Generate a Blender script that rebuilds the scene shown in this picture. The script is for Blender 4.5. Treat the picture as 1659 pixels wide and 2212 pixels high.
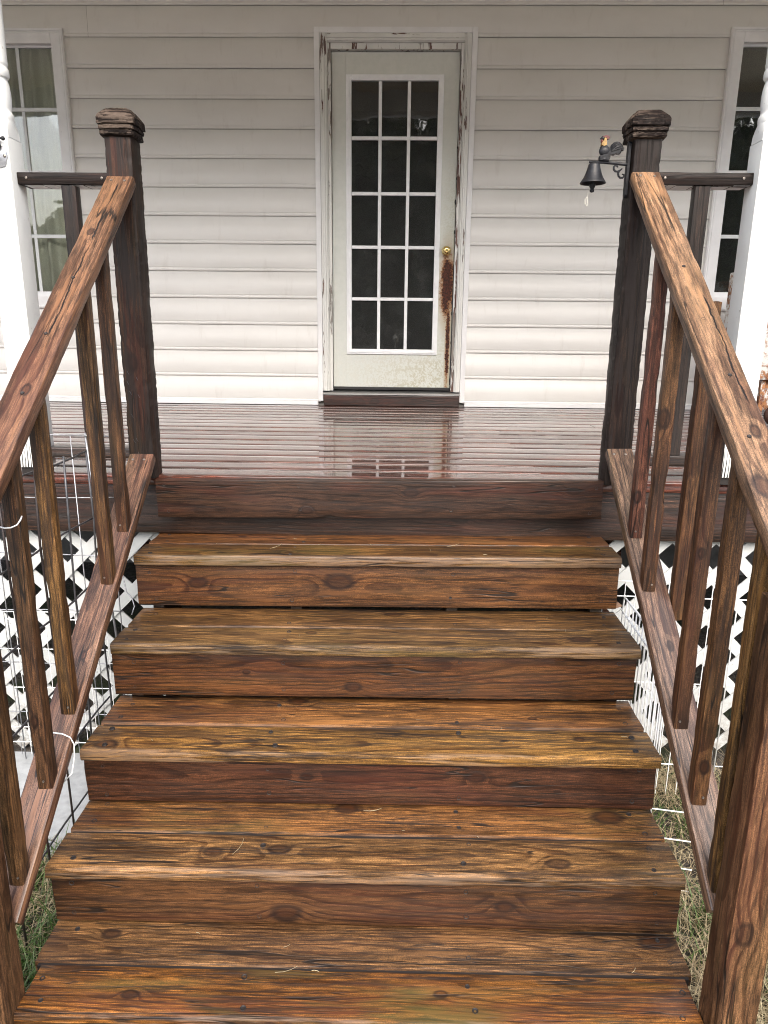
import bpy, bmesh, math, random
import numpy as np
from mathutils import Vector, Matrix, noise as mnoise

for o in list(bpy.data.objects):
    bpy.data.objects.remove(o)
random.seed(11)
C = bpy.context.scene.collection
SC = bpy.context.scene
PI = math.pi

# ------------------------------------------------------------------ camera
cam_d = bpy.data.cameras.new('camera')
cam_o = bpy.data.objects.new('camera', cam_d)
C.objects.link(cam_o)
R_ = Vector((0.99959214, 0.02672695, 0.01006141))
U_ = Vector((-0.01649364, 0.25268169, 0.96740887))
F_ = Vector((-0.02331356, 0.96718025, -0.25301946))
M = Matrix.Identity(4)
for i in range(3):
    M[i][0], M[i][1], M[i][2] = R_[i], U_[i], -F_[i]
M.translation = Vector((.0837, -2.5485, .5411))
cam_o.matrix_world = M
cam_d.sensor_fit = 'VERTICAL'
cam_d.sensor_height = 36.0
cam_d.lens = 36.0 * 1549.15 / 2212.0
cam_d.clip_start = .05
cam_d.clip_end = 400
SC.camera = cam_o

# ------------------------------------------------------------------ world, sun, exposure
w = bpy.data.worlds.new("World"); SC.world = w; w.use_nodes = True
wn = w.node_tree; wn.nodes.clear()
sky = wn.nodes.new('ShaderNodeTexSky'); sky.sky_type = 'NISHITA'
sky.sun_disc = False; sky.sun_elevation = math.radians(45); sky.sun_rotation = math.radians(172)
sky.air_density = 1.0; sky.dust_density = 6.0; sky.ozone_density = 1.0
hs = wn.nodes.new('ShaderNodeHueSaturation'); hs.inputs['Saturation'].default_value = .80
bg = wn.nodes.new('ShaderNodeBackground'); bg.inputs[1].default_value = .15
wo = wn.nodes.new('ShaderNodeOutputWorld')
wn.links.new(sky.outputs[0], hs.inputs['Color']); wn.links.new(hs.outputs[0], bg.inputs[0]); wn.links.new(bg.outputs[0], wo.inputs[0])
sun_d = bpy.data.lights.new('sun', 'SUN'); sun_d.energy = .5; sun_d.angle = math.radians(85); sun_d.color = (.93, .97, 1.0)
sun_o = bpy.data.objects.new('sun', sun_d); C.objects.link(sun_o)
az, el = math.radians(172), math.radians(45)
sdir = Vector((math.sin(az) * math.cos(el), math.cos(az) * math.cos(el), math.sin(el)))
sun_o.rotation_euler = sdir.to_track_quat('Z', 'Y').to_euler()
SC.view_settings.view_transform = 'Standard'; SC.view_settings.look = 'None'
SC.view_settings.gamma = 1.0; SC.view_settings.use_curve_mapping = False
SC.view_settings.exposure = 1.62
SC.cycles.filter_width = 1.05; SC.cycles.max_bounces = 10; SC.cycles.diffuse_bounces = 6
SC.cycles.transparent_max_bounces = 12
SC.cycles.caustics_reflective = False; SC.cycles.caustics_refractive = False
SC.cycles.sample_clamp_indirect = 6.0
SC.cycles.use_denoising = True; SC.cycles.denoising_prefilter = 'NONE'; SC.cycles.use_adaptive_sampling = False

# ------------------------------------------------------------------ node helpers
class G:
    def __init__(s, name):
        s.m = bpy.data.materials.new(name); s.m.use_nodes = True
        s.t = s.m.node_tree; s.t.nodes.clear()
        s.out = s.t.nodes.new('ShaderNodeOutputMaterial')
    def n(s, typ, **kw):
        nd = s.t.nodes.new(typ)
        for k, v in kw.items(): setattr(nd, k, v)
        return nd
    def put(s, sock, v):
        if isinstance(v, bpy.types.NodeSocket): s.t.links.new(v, sock)
        elif v is not None: sock.default_value = v
    def math(s, op, a, b=None, c=None, clamp=False):
        nd = s.n('ShaderNodeMath', operation=op, use_clamp=clamp)
        s.put(nd.inputs[0], a)
        if b is not None: s.put(nd.inputs[1], b)
        if c is not None: s.put(nd.inputs[2], c)
        return nd.outputs[0]
    def add(s, a, b): return s.math('ADD', a, b)
    def sub(s, a, b): return s.math('SUBTRACT', a, b)
    def mul(s, a, b): return s.math('MULTIPLY', a, b)
    def step(s, v, a, b, lo=0., hi=1., smooth=True):
        nd = s.n('ShaderNodeMapRange', interpolation_type='SMOOTHSTEP' if smooth else 'LINEAR')
        s.put(nd.inputs[0], v)
        for i, q in enumerate((a, b, lo, hi)): s.put(nd.inputs[1 + i], q)
        return nd.outputs[0]
    def vmul(s, v, k):
        nd = s.n('ShaderNodeVectorMath', operation='MULTIPLY'); s.put(nd.inputs[0], v); s.put(nd.inputs[1], k); return nd.outputs[0]
    def vadd(s, v, k):
        nd = s.n('ShaderNodeVectorMath', operation='ADD'); s.put(nd.inputs[0], v); s.put(nd.inputs[1], k); return nd.outputs[0]
    def sep(s, v):
        nd = s.n('ShaderNodeSeparateXYZ'); s.put(nd.inputs[0], v); return nd.outputs
    def comb(s, x, y, z):
        nd = s.n('ShaderNodeCombineXYZ')
        for i, q in enumerate((x, y, z)): s.put(nd.inputs[i], q)
        return nd.outputs[0]
    def noise(s, v, scale=1., detail=2., rough=.5, col=False):
        nd = s.n('ShaderNodeTexNoise'); s.put(nd.inputs['Vector'], v)
        nd.inputs['Scale'].default_value = scale; nd.inputs['Detail'].default_value = detail; nd.inputs['Roughness'].default_value = rough
        return nd.outputs['Color' if col else 0]
    def mix(s, f, a, b, mode='MIX'):
        nd = s.n('ShaderNodeMix', data_type='RGBA', blend_type=mode)
        s.put(nd.inputs[0], f)
        for i, q in ((6, a), (7, b)):
            if not isinstance(q, bpy.types.NodeSocket): q = (q[0], q[1], q[2], 1.)
            s.put(nd.inputs[i], q)
        return nd.outputs[2]
    def attr(s, name):
        nd = s.n('ShaderNodeAttribute', attribute_type='OBJECT', attribute_name=name); return nd
    def obj(s):
        return s.n('ShaderNodeTexCoord').outputs['Object']
    def geo(s): return s.n('ShaderNodeNewGeometry').outputs['Position']
    def bump(s, h, dist, strength=1.):
        nd = s.n('ShaderNodeBump'); s.put(nd.inputs['Height'], h); nd.inputs['Distance'].default_value = dist
        s.put(nd.inputs['Strength'], strength); return nd.outputs[0]
    def bsdf(s, col, rough=.5, normal=None, coat=None, coat_rough=.08, metal=0., spec=None):
        b = s.n('ShaderNodeBsdfPrincipled')
        if not isinstance(col, bpy.types.NodeSocket): col = (col[0], col[1], col[2], 1.)
        s.put(b.inputs['Base Color'], col); s.put(b.inputs['Roughness'], rough); s.put(b.inputs['Metallic'], metal)
        if normal is not None:
            s.put(b.inputs['Normal'], normal); s.put(b.inputs['Coat Normal'], normal)
        if coat is not None: s.put(b.inputs['Coat Weight'], coat); s.put(b.inputs['Coat Roughness'], coat_rough)
        if spec is not None: s.put(b.inputs['Specular IOR Level'], spec)
        s.t.links.new(b.outputs[0], s.out.inputs[0])
        return b

# ------------------------------------------------------------------ the wet stained wood (all boards share it; each object carries its own grain)
def make_wood():
    g = G('wet_wood')
    P = g.obj(); seed = g.attr('seed').outputs['Vector']
    x, y, z = g.sep(P)
    Ps = g.vadd(P, seed)
    tint = g.attr('tint').outputs['Color']
    pith = g.sep(g.attr('pith').outputs['Vector'])
    wear = g.sep(g.attr('wear').outputs['Vector'])
    fin = g.sep(g.attr('finish').outputs['Vector'])      # ring frequency, wet film, film roughness
    big = g.noise(g.vmul(Ps, (1.3, 4.5, 4.5)), 1., 2., .5, col=True)
    bx, by, bz = g.sep(big)
    fine = g.noise(g.vmul(Ps, (6., 30., 30.)), 1., 3., .55)
    line = g.noise(g.vmul(g.vadd(Ps, (4.4, 1.2, 6.1)), (1.8, 210., 210.)), 1., 2., .5)
    line2 = g.noise(g.vmul(g.vadd(Ps, (2.4, 7.2, 3.1)), (3.6, 300., 300.)), 1., 2., .5)
    yy = g.add(g.sub(y, pith[0]), g.mul(g.sub(bx, .5), .05))
    zz = g.add(g.add(g.sub(z, pith[1]), g.mul(x, pith[2])), g.mul(g.sub(by, .5), .06))
    r = g.math('SQRT', g.add(g.mul(yy, yy), g.mul(zz, zz)))
    r = g.add(r, g.mul(g.sub(fine, .5), .0075))
    kmask = None; kedge = None
    for nm in ('knot_a', 'knot_b', 'knot_c'):
        k = g.sep(g.attr(nm).outputs['Vector'])
        sz = g.math('MAXIMUM', k[2], .0005)
        dx = g.math('DIVIDE', g.sub(x, k[0]), g.mul(sz, 1.7))
        dy = g.math('DIVIDE', g.sub(y, k[1]), sz)
        d2 = g.add(g.mul(dx, dx), g.mul(dy, dy))
        e = g.math('EXPONENT', g.mul(d2, -.42))
        r = g.add(r, g.mul(g.mul(sz, 1.0), e))
        d = g.add(g.math('SQRT', d2), g.add(g.mul(g.sub(fine, .5), .9), g.mul(g.sub(bx, .5), 1.1)))
        m = g.step(d, .92, .62)
        ed = g.mul(g.step(d, 1.25, .82), g.step(d, .45, .8))
        kmask = m if kmask is None else g.math('MAXIMUM', kmask, m)
        kedge = ed if kedge is None else g.math('MAXIMUM', kedge, ed)
    ring = g.math('FRACT', g.add(g.mul(r, fin[0]), g.mul(bz, 1.5)))
    late = g.mul(g.step(ring, .50, .84), g.step(ring, 1., .955))
    late = g.mul(late, g.step(g.noise(g.vmul(Ps, (3., 70., 70.)), 1., 3., .6), .30, .56, .45, 1.))
    fiber = g.noise(g.vmul(Ps, (20., 240., 240.)), 1., 3., .65)
    fib2 = g.noise(g.vmul(Ps, (7., 120., 120.)), 1., 4., .65)
    patch = g.noise(g.vmul(Ps, (2.6, 15., 15.)), 1., 3., .55)
    patch2 = g.noise(g.vmul(g.vadd(Ps, (7.3, 2.1, 4.4)), (1.7, 9., 9.)), 1., 3., .55)
    streak = g.noise(g.vmul(g.vadd(Ps, (3.1, 9.2, 1.7)), (4., 75., 75.)), 1., 4., .6)
    early = g.mix(1., tint, (1.12, 1.08, 1.0), 'MULTIPLY')
    latec = g.mix(1., tint, (.20, .14, .12), 'MULTIPLY')
    col = g.mix(g.mul(g.mul(late, .92), g.step(patch2, .25, .65, .45, 1.)), early, latec)
    gs = g.attr('grain').outputs['Fac']
    pv = g.add(1., g.mul(g.sub(g.step(patch, .28, .72, .50, 1.55, False), 1.), g.math('MINIMUM', 1., g.add(.25, g.mul(gs, 1.1)))))
    v = g.mul(pv, g.step(fiber, .34, .66, .50, 1.50, False))
    ln = g.step(fib2, .34, .66, .52, 1.44, False)
    ln = g.mul(ln, g.step(g.math('ABSOLUTE', g.sub(line, .5)), .0, .05, .32, 1.06))
    ln = g.mul(ln, g.step(g.math('ABSOLUTE', g.sub(line2, .52)), .0, .07, .38, 1.12))
    mic = g.noise(Ps, 420., 2., .7)
    v = g.mul(v, g.step(mic, .36, .64, .66, 1.36, False))
    v = g.mul(v, g.add(1., g.mul(g.sub(ln, 1.), gs)))
    v = g.mul(g.math('POWER', g.math('MAXIMUM', v, .02), 1.3), .96)
    col = g.mix(1., col, g.comb(v, v, v), 'MULTIPLY')
    dash = g.step(g.noise(g.vmul(g.vadd(Ps, (8.4, 3.2, 2.1)), (26., 190., 190.)), 1., 2., .5), .60, .68)
    col = g.mix(g.mul(dash, g.mul(gs, .8)), col, (.016, .010, .008))
    # left-over red-brown stain
    red = g.mul(g.mul(g.step(patch2, .46, .66), wear[1]), g.step(fib2, .3, .62, .35, 1.))
    col = g.mix(red, col, g.mix(.35, (.105, .026, .017), tint))
    # honey patches where the stain has worn through
    hon = g.mul(g.step(g.mul(patch, streak), .27, .36), g.step(bz, .45, .62))
    col = g.mix(g.mul(hon, .75), col, g.mix(1., tint, (2.0, 1.8, 1.45), 'MULTIPLY'))
    # black weathering along the grain
    dk = g.mul(g.mul(g.step(streak, .48, .56), g.step(bx, .36, .56)), wear[0], )
    dk = g.math('MINIMUM', dk, .93)
    col = g.mix(dk, col, (.014, .010, .009))
    al = g.mul(g.mul(g.step(by, .45, .62), g.step(patch, .42, .62)), wear[2])
    col = g.mix(al, col, (.060, .058, .017))
    col = g.mix(g.mul(kmask, .66), col, g.mix(g.step(fine, .35, .65), (.016, .007, .005), g.mix(1., tint, (.40, .25, .19), 'MULTIPLY')))
    col = g.mix(g.mul(kedge, .72), col, (.010, .005, .004))
    # drying checks
    cr = g.noise(g.vmul(g.vadd(Ps, (1.7, 5.3, 8.8)), (1.5, 34., 34.)), 1., 1., .4)
    crack = g.mul(g.step(g.math('ABSOLUTE', g.sub(cr, .5)), .016, .005), g.step(g.noise(g.vmul(Ps, (2.6, 12., 12.)), 1., 1.), .50, .56))
    col = g.mix(g.mul(crack, .92), col, (.008, .006, .005))
    ew = g.attr('edge').outputs['Fac']
    em = g.mul(g.step(g.mul(y, -1.), g.sub(ew, .014), g.sub(ew, .003)), g.step(g.add(fib2, g.mul(g.sub(patch2, .5), 1.2)), .46, .62))
    col = g.mix(g.mul(em, .36), col, g.mix(.5, (.42, .33, .26), tint))
    sp = g.sep(g.attr('split').outputs['Vector'])
    wob = g.add(g.mul(g.sub(g.noise(g.vmul(Ps, (7., 0., 0.)), 1., 4., .7), .5), .030), sp[0])
    wid = g.mul(g.step(g.noise(g.vmul(Ps, (9., 0., 0.)), 1., 2.), .30, .60), .0022)
    split = g.mul(g.step(g.sub(g.math('ABSOLUTE', g.sub(y, wob)), wid), .0006, -.0002), g.mul(g.step(x, sp[1], g.add(sp[1], .03)), g.step(x, sp[2], g.sub(sp[2], .03))))
    split = g.mul(split, g.step(z, .0, .004))
    col = g.mix(split, col, (.006, .004, .004))
    lc = g.noise(g.vmul(g.vadd(Ps, (6.7, 2.3, 9.8)), (1.1, 46., 46.)), 1., 2., .5)
    lcm = g.mul(g.step(g.math('ABSOLUTE', g.sub(lc, .47)), .013, .004), g.step(g.noise(g.vmul(g.vadd(Ps, (2., 4., 8.)), (3.4, 14., 14.)), 1., 2.), .47, .54))
    lcm = g.mul(lcm, g.step(gs, .1, .6))
    col = g.mix(g.mul(lcm, .88), col, (.010, .007, .006))
    crack = g.math('MAXIMUM', crack, lcm)
    h = g.add(g.add(g.mul(late, -.45), g.mul(fib2, .7)), g.add(g.mul(fiber, .35), g.add(g.mul(crack, -2.4), g.mul(split, -5.))))
    h = g.add(h, g.mul(kmask, .5))
    nor = g.bump(h, .0011, g.math('MINIMUM', .8, g.mul(fin[2], 4.2)))
    film = g.mul(fin[1], g.step(patch, .3, .62, g.step(fin[2], .02, .1, .92, .55), 1.))
    rough = g.add(g.step(fib2, .25, .75, .28, .50, False), g.mul(g.sub(1., fin[1]), .22))
    b = g.bsdf(col, rough, nor, film, fin[2], 0., g.add(.10, g.mul(fin[1], g.math('MINIMUM', .40, g.mul(fin[2], 4.)))))
    nor2 = g.bump(g.add(g.mul(fib2, .8), g.add(g.mul(fine, .6), g.mul(patch, .5))), .0010, g.add(.0, g.mul(fin[2], 1.3)))
    g.put(b.inputs['Coat Normal'], nor2)
    b.inputs['Coat IOR'].default_value = 1.62
    return g.m
WOOD = make_wood()

def simple(name, col, rough=.5, metal=0., var=.12, scale=20., bump=0., spec=None, coat=None, stretch=(1, 1, 1)):
    g = G(name); P = g.vadd(g.obj(), g.attr('seed').outputs['Vector'])
    n = g.noise(g.vmul(P, stretch), scale, 4., .6)
    v = g.step(n, .3, .7, 1 - var, 1 + var, False)
    c = g.mix(1., col, g.comb(v, v, v), 'MULTIPLY')
    nor = g.bump(n, bump) if bump else None
    g.bsdf(c, g.step(n, .3, .7, max(.03, rough - .06), rough + .06, False), nor, coat, .1, metal, spec)
    return g.m

def make_siding():
    g = G('vinyl_siding'); P = g.geo()
    n = g.noise(g.vmul(P, (1.2, 1., 2.5)), 1.6, 4., .6)
    f = g.noise(g.vmul(P, (1.5, 1., 26.)), 9., 3., .6)
    d = g.noise(g.vmul(P, (9., 1., 2.2)), 2.2, 4., .65)
    col = g.mix(g.step(n, .3, .7, 0., 1.), (.602, .598, .574), (.645, .642, .620))
    col = g.mix(g.mul(g.step(d, .56, .74), .16), col, (.36, .33, .29))
    nor = g.bump(g.add(g.mul(f, .5), g.mul(n, 1.2)), .0009, .6)
    g.bsdf(col, g.step(n, .3, .7, .33, .43, False), nor)
    return g.m
SIDING = make_siding()

def make_white(name, base=(.80, .81, .80), spots=.5, grain=0., dirt=0., peel=False):
    g = G(name); P = g.vadd(g.obj(), g.attr('seed').outputs['Vector'])
    amt = g.attr('peel').outputs['Fac']
    n = g.noise(P, 7., 4., .6)
    col = g.mix(g.step(n, .35, .7), base, tuple(c * .9 for c in base))
    sp = g.noise(g.vmul(P, (1., 1., .6)), 85., 2., .5)
    col = g.mix(g.mul(g.step(sp, .70, .76), spots), col, (.22, .20, .18))
    h = g.mul(n, .3); rough = .42
    if dirt:
        px, py, pz = g.sep(g.geo())
        m = g.mul(g.step(g.add(pz, g.mul(g.noise(P, 9., 5., .7), .5)), -.52, -.98), g.step(g.noise(P, 34., 5., .75), .40, .62))
        col = g.mix(g.mul(m, dirt), col, (.20, .17, .14))
        m2 = g.step(g.noise(g.vmul(P, (1., 1., 1.)), 60., 4., .7), .60, .70)
        col = g.mix(g.mul(m2, dirt * .35), col, (.42, .40, .36))
    if peel:
        q = g.noise(g.vmul(P, (46., 46., 5.)), 1., 4., .62)
        q2 = g.noise(g.vmul(P, (4., 4., 1.6)), 1., 3., .5)
        mask = g.step(g.add(q, g.mul(g.sub(q2, .5), .5)), g.sub(.80, g.mul(amt, .55)), g.sub(.775, g.mul(amt, .55)))
        mask = g.sub(1., g.step(g.add(q, g.mul(g.sub(q2, .5), .6)), g.sub(.62, g.mul(amt, .25)), g.sub(.635, g.mul(amt, .25)), 1., 0.))
        wood = g.mix(g.step(g.noise(g.vmul(P, (120., 120., 3.)), 1., 3.), .35, .65), (.075, .028, .022), (.20, .125, .10))
        wood = g.mix(g.step(q2, .5, .62), wood, (.24, .22, .20))
        col = g.mix(mask, col, wood)
        h = g.add(h, g.mul(mask, -1.2)); rough = g.step(mask, 0., 1., .4, .75)
    g.bsdf(col, rough, g.bump(h, .0012))
    return g.m
WHITE = make_white('white_trim', (.74, .75, .755), .15)
POST_WHITE = make_white('white_post_paint', (.70, .725, .72), .45)
LATTICE = make_white('white_lattice', (.52, .545, .545), .6, dirt=.85)
PEEL = make_white('peeling_paint', (.70, .71, .68), .2, peel=True)

def make_door():
    g = G('door_paint'); x, y, z = g.sep(g.obj()); P = g.obj()
    n = g.noise(P, 22., 5., .7); n2 = g.noise(P, 75., 4., .7); n3 = g.noise(P, 6., 3., .6)
    col = g.mix(g.step(n, .3, .7), (.572, .600, .556), (.625, .645, .603))
    # mildew: stronger towards the latch side and the kick area
    side = g.step(x, .02, .40, 0., 1.); low = g.step(z, .50, .02, 0., 1.)
    mil = g.mul(g.math('MAXIMUM', g.mul(g.step(x, .27, .40), g.step(z, 1.75, .75)), g.mul(low, g.step(x, -.42, .36, .12, 1.))), g.step(g.add(n2, g.mul(g.sub(n, .5), .9)), .42, .60))
    col = g.mix(g.mul(mil, .62), col, (.32, .285, .145))
    hz = g.mul(g.step(x, .26, .40), g.step(z, 1.9, 1.0))
    col = g.mix(g.mul(hz, .35), col, (.40, .43, .36))
    # rust eaten into the sheet steel under the knob
    wob = g.add(g.mul(g.sub(n, .5), 1.5), g.mul(g.sub(n2, .5), 1.4))
    ex = g.math('DIVIDE', g.sub(x, .359), .040); ez = g.math('DIVIDE', g.sub(z, .665), .185)
    d = g.add(g.math('SQRT', g.add(g.mul(ex, ex), g.mul(ez, ez))), wob)
    e2 = g.math('DIVIDE', g.sub(x, .372), .012); z2 = g.math('DIVIDE', g.sub(z, .30), .27)
    d2 = g.add(g.math('SQRT', g.add(g.mul(e2, e2), g.mul(z2, z2))), g.mul(wob, 1.3))
    dm = g.math('MINIMUM', d, d2)
    col = g.mix(g.mul(g.step(dm, 2.1, 1.1), .5), col, (.36, .24, .12))
    col = g.mix(g.step(dm, 1.35, .9), col, (.25, .11, .04))
    col = g.mix(g.step(dm, .98, .72), col, g.mix(g.step(n2, .38, .6), (.022, .009, .007), (.085, .026, .013)))
    nor = g.bump(g.add(g.mul(n2, .25), g.mul(g.step(dm, 1., .7), g.mul(n2, 2.5))), .001)
    g.bsdf(col, g.step(dm, 1.2, .8, .38, .85), nor)
    return g.m
DOOR = make_door()

def make_glass(name, tint=(.55, .58, .56), refl=1.7, dust_haze=.5):
    g = G(name); P = g.geo()
    tr = g.n('ShaderNodeBsdfTransparent'); tr.inputs[0].default_value = (*tint, 1)
    gl = g.n('ShaderNodeBsdfGlossy'); gl.inputs[0].default_value = (.93, .96, 1, 1); gl.inputs['Roughness'].default_value = .015
    wv = g.noise(P, 5., 2., .5); g.put(gl.inputs['Normal'], g.bump(wv, .004, .35))
    fr = g.n('ShaderNodeFresnel'); fr.inputs[0].default_value = 1.5
    m1 = g.n('ShaderNodeMixShader'); g.put(m1.inputs[0], g.math('MULTIPLY', fr.outputs[0], refl, clamp=True))
    g.t.links.new(tr.outputs[0], m1.inputs[1]); g.t.links.new(gl.outputs[0], m1.inputs[2])
    di = g.n('ShaderNodeBsdfDiffuse'); di.inputs[0].default_value = (.5, .52, .5, 1)
    sp = g.step(g.noise(P, 150., 3., .7), .64, .72); cl = g.step(g.noise(P, 9., 4., .7), .45, .70)
    fac = g.add(g.mul(g.mul(sp, cl), .5 * dust_haze), g.add(.080 * dust_haze, g.mul(cl, .06 * dust_haze)))  # specks and clouding are dust; the constant is painted haze lifting dark panes
    m2 = g.n('ShaderNodeMixShader'); g.put(m2.inputs[0], fac)
    g.t.links.new(m1.outputs[0], m2.inputs[1]); g.t.links.new(di.outputs[0], m2.inputs[2])
    g.t.links.new(m2.outputs[0], g.out.inputs[0])
    return g.m
GLASS = make_glass('door_glass', (.30, .31, .30), 1.8, .55)
WGLASS = make_glass('window_glass', (.88, .90, .87), 2.0, .22)
DARK = simple('dark_room', (.05, .05, .048), .8)
MUNTIN = simple('muntin_white', (.78, .80, .81), .35, var=.05)
MUNTIN_G = simple('muntin_grey', (.60, .63, .63), .4, var=.04)
ALU = simple('threshold_aluminium', (.55, .56, .56), .32, .9, var=.12, scale=8., stretch=(1, 20, 20))
RUBBER = simple('weather_seal_black', (.012, .012, .013), .5)
BRASS = simple('polished_brass', (.80, .62, .26), .16, 1., var=.12, scale=30.)
IRON = simple('black_cast_iron', (.014, .015, .018), .42, .0, var=.4, scale=60., bump=.0012, coat=.06, spec=.25)
STEEL = simple('dull_steel_rod', (.10, .10, .105), .42, .6, var=.35, scale=40.)
RUSTROD = simple('dark_rusty_rod', (.035, .026, .024), .5, .3, var=.4, scale=30.)
GALV = simple('galvanised_wire', (.34, .35, .37), .35, .75, var=.3, scale=40.)
WHITEWIRE = simple('white_coated_wire', (.80, .82, .82), .35, var=.08)
SCREW = simple('screw_metal', (.22, .20, .18), .4, .8, var=.4, scale=200.)
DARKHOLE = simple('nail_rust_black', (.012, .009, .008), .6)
COMB = simple('rooster_red', (.085, .016, .016), .45, var=.4, scale=120.)
YELLOW = simple('rooster_yellow', (.27, .165, .05), .5, var=.35, scale=140.)
STRING = simple('pale_cord', (.55, .54, .48), .8, var=.2)
CLOTH = simple('pale_cloth', (.34, .30, .29), .95, var=.45, scale=28., bump=.01)
CURT = simple('sheer_curtain', (.80, .79, .70), .9, var=.15, scale=14., stretch=(1, 1, .1))
FOUND = simple('foundation_block', (.20, .195, .185), .9, var=.25, scale=12.)
CEIL = simple('porch_ceiling_paint', (.90, .84, .68), .6, var=.06)
SLAB = simple('concrete_paver', (.34, .36, .375), .75, var=.16, scale=26., bump=.003)
ROOFM = simple('roof_shingle', (.10, .10, .10), .9, var=.3, scale=30.)

def make_rusty():
    g = G('rusty_enamel'); P = g.obj()
    n = g.noise(P, 9., 5., .7); n2 = g.noise(P, 45., 4., .7)
    m = g.step(g.add(n, g.mul(g.sub(n2, .5), .5)), .42, .56)
    rust = g.mix(g.step(n2, .38, .62), (.09, .028, .016), (.32, .15, .065))
    g.bsdf(g.mix(m, (.60, .61, .59), rust), g.step(m, 0, 1, .35, .85), g.bump(g.mul(m, n2), .003))
    return g.m
RUSTY = make_rusty()

def make_ground():
    g = G('wet_soil'); P = g.geo()
    n = g.noise(P, 3., 5., .6); n2 = g.noise(P, 38., 5., .7)
    col = g.mix(g.step(n2, .35, .68), (.035, .028, .022), (.12, .105, .088))
    col = g.mix(g.step(n, .46, .62), col, (.035, .048, .018))
    g.bsdf(col, .85, g.bump(n2, .03))
    return g.m
SOIL = make_ground()
def make_blade(name, a, b):
    g = G(name); n = g.noise(g.geo(), 25., 2., .5); i = g.noise(g.geo(), 3., 2.)
    c = g.mix(g.step(n, .3, .7), a, b)
    bs = g.bsdf(c, .45)
    tr = g.n('ShaderNodeBsdfTranslucent'); g.put(tr.inputs[0], c)
    mx = g.n('ShaderNodeMixShader'); mx.inputs[0].default_value = .25
    g.t.links.new(bs.outputs[0], mx.inputs[1]); g.t.links.new(tr.outputs[0], mx.inputs[2]); g.t.links.new(mx.outputs[0], g.out.inputs[0])
    return g.m
GRASS = make_blade('grass_green', (.045, .095, .02), (.11, .17, .05))
STRAW = make_blade('straw_dry', (.24, .19, .11), (.46, .39, .25))
LEAF = make_blade('woods_leaf', (.045, .062, .028), (.105, .125, .055))
BARK = simple('bark', (.06, .05, .042), .9)

# ------------------------------------------------------------------ object helpers
WM = {}
def link(o, parent=None, world=None):
    C.objects.link(o)
    wm = world.copy() if world is not None else Matrix.Identity(4)
    if parent is not None:
        o.parent = parent
        o.matrix_local = WM[parent.name].inverted() @ wm
    else:
        o.matrix_local = wm
    WM[o.name] = wm
    return o
def tag(o, label=None, cat=None, group=None, kind=None):
    if label: o['label'] = label
    if cat: o['category'] = cat
    if group: o['group'] = group
    if kind: o['kind'] = kind
    return o
def thing(name, loc, label, cat, group=None):
    o = bpy.data.objects.new(name, None); o.empty_display_size = .05
    link(o, None, Matrix.Translation(Vector(loc)))
    return tag(o, label, cat, group)
def mesh_of(verts, faces, name='mesh', smooth=False, angle=None):
    me = bpy.data.meshes.new(name); me.from_pydata([tuple(v) for v in verts], [], faces)
    bm = bmesh.new(); bm.from_mesh(me); bmesh.ops.recalc_face_normals(bm, faces=bm.faces); bm.to_mesh(me); bm.free()
    if smooth:
        for p in me.polygons: p.use_smooth = True
        if angle: me.set_sharp_from_angle(angle=math.radians(angle))
    return me
def part(name, me, mat, parent=None, world=None, seed=None):
    me.materials.clear(); me.materials.append(mat)
    o = bpy.data.objects.new(name, me); link(o, parent, world)
    o['seed'] = list(seed) if seed else [random.uniform(0, 30) for _ in range(3)]
    return o
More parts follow.
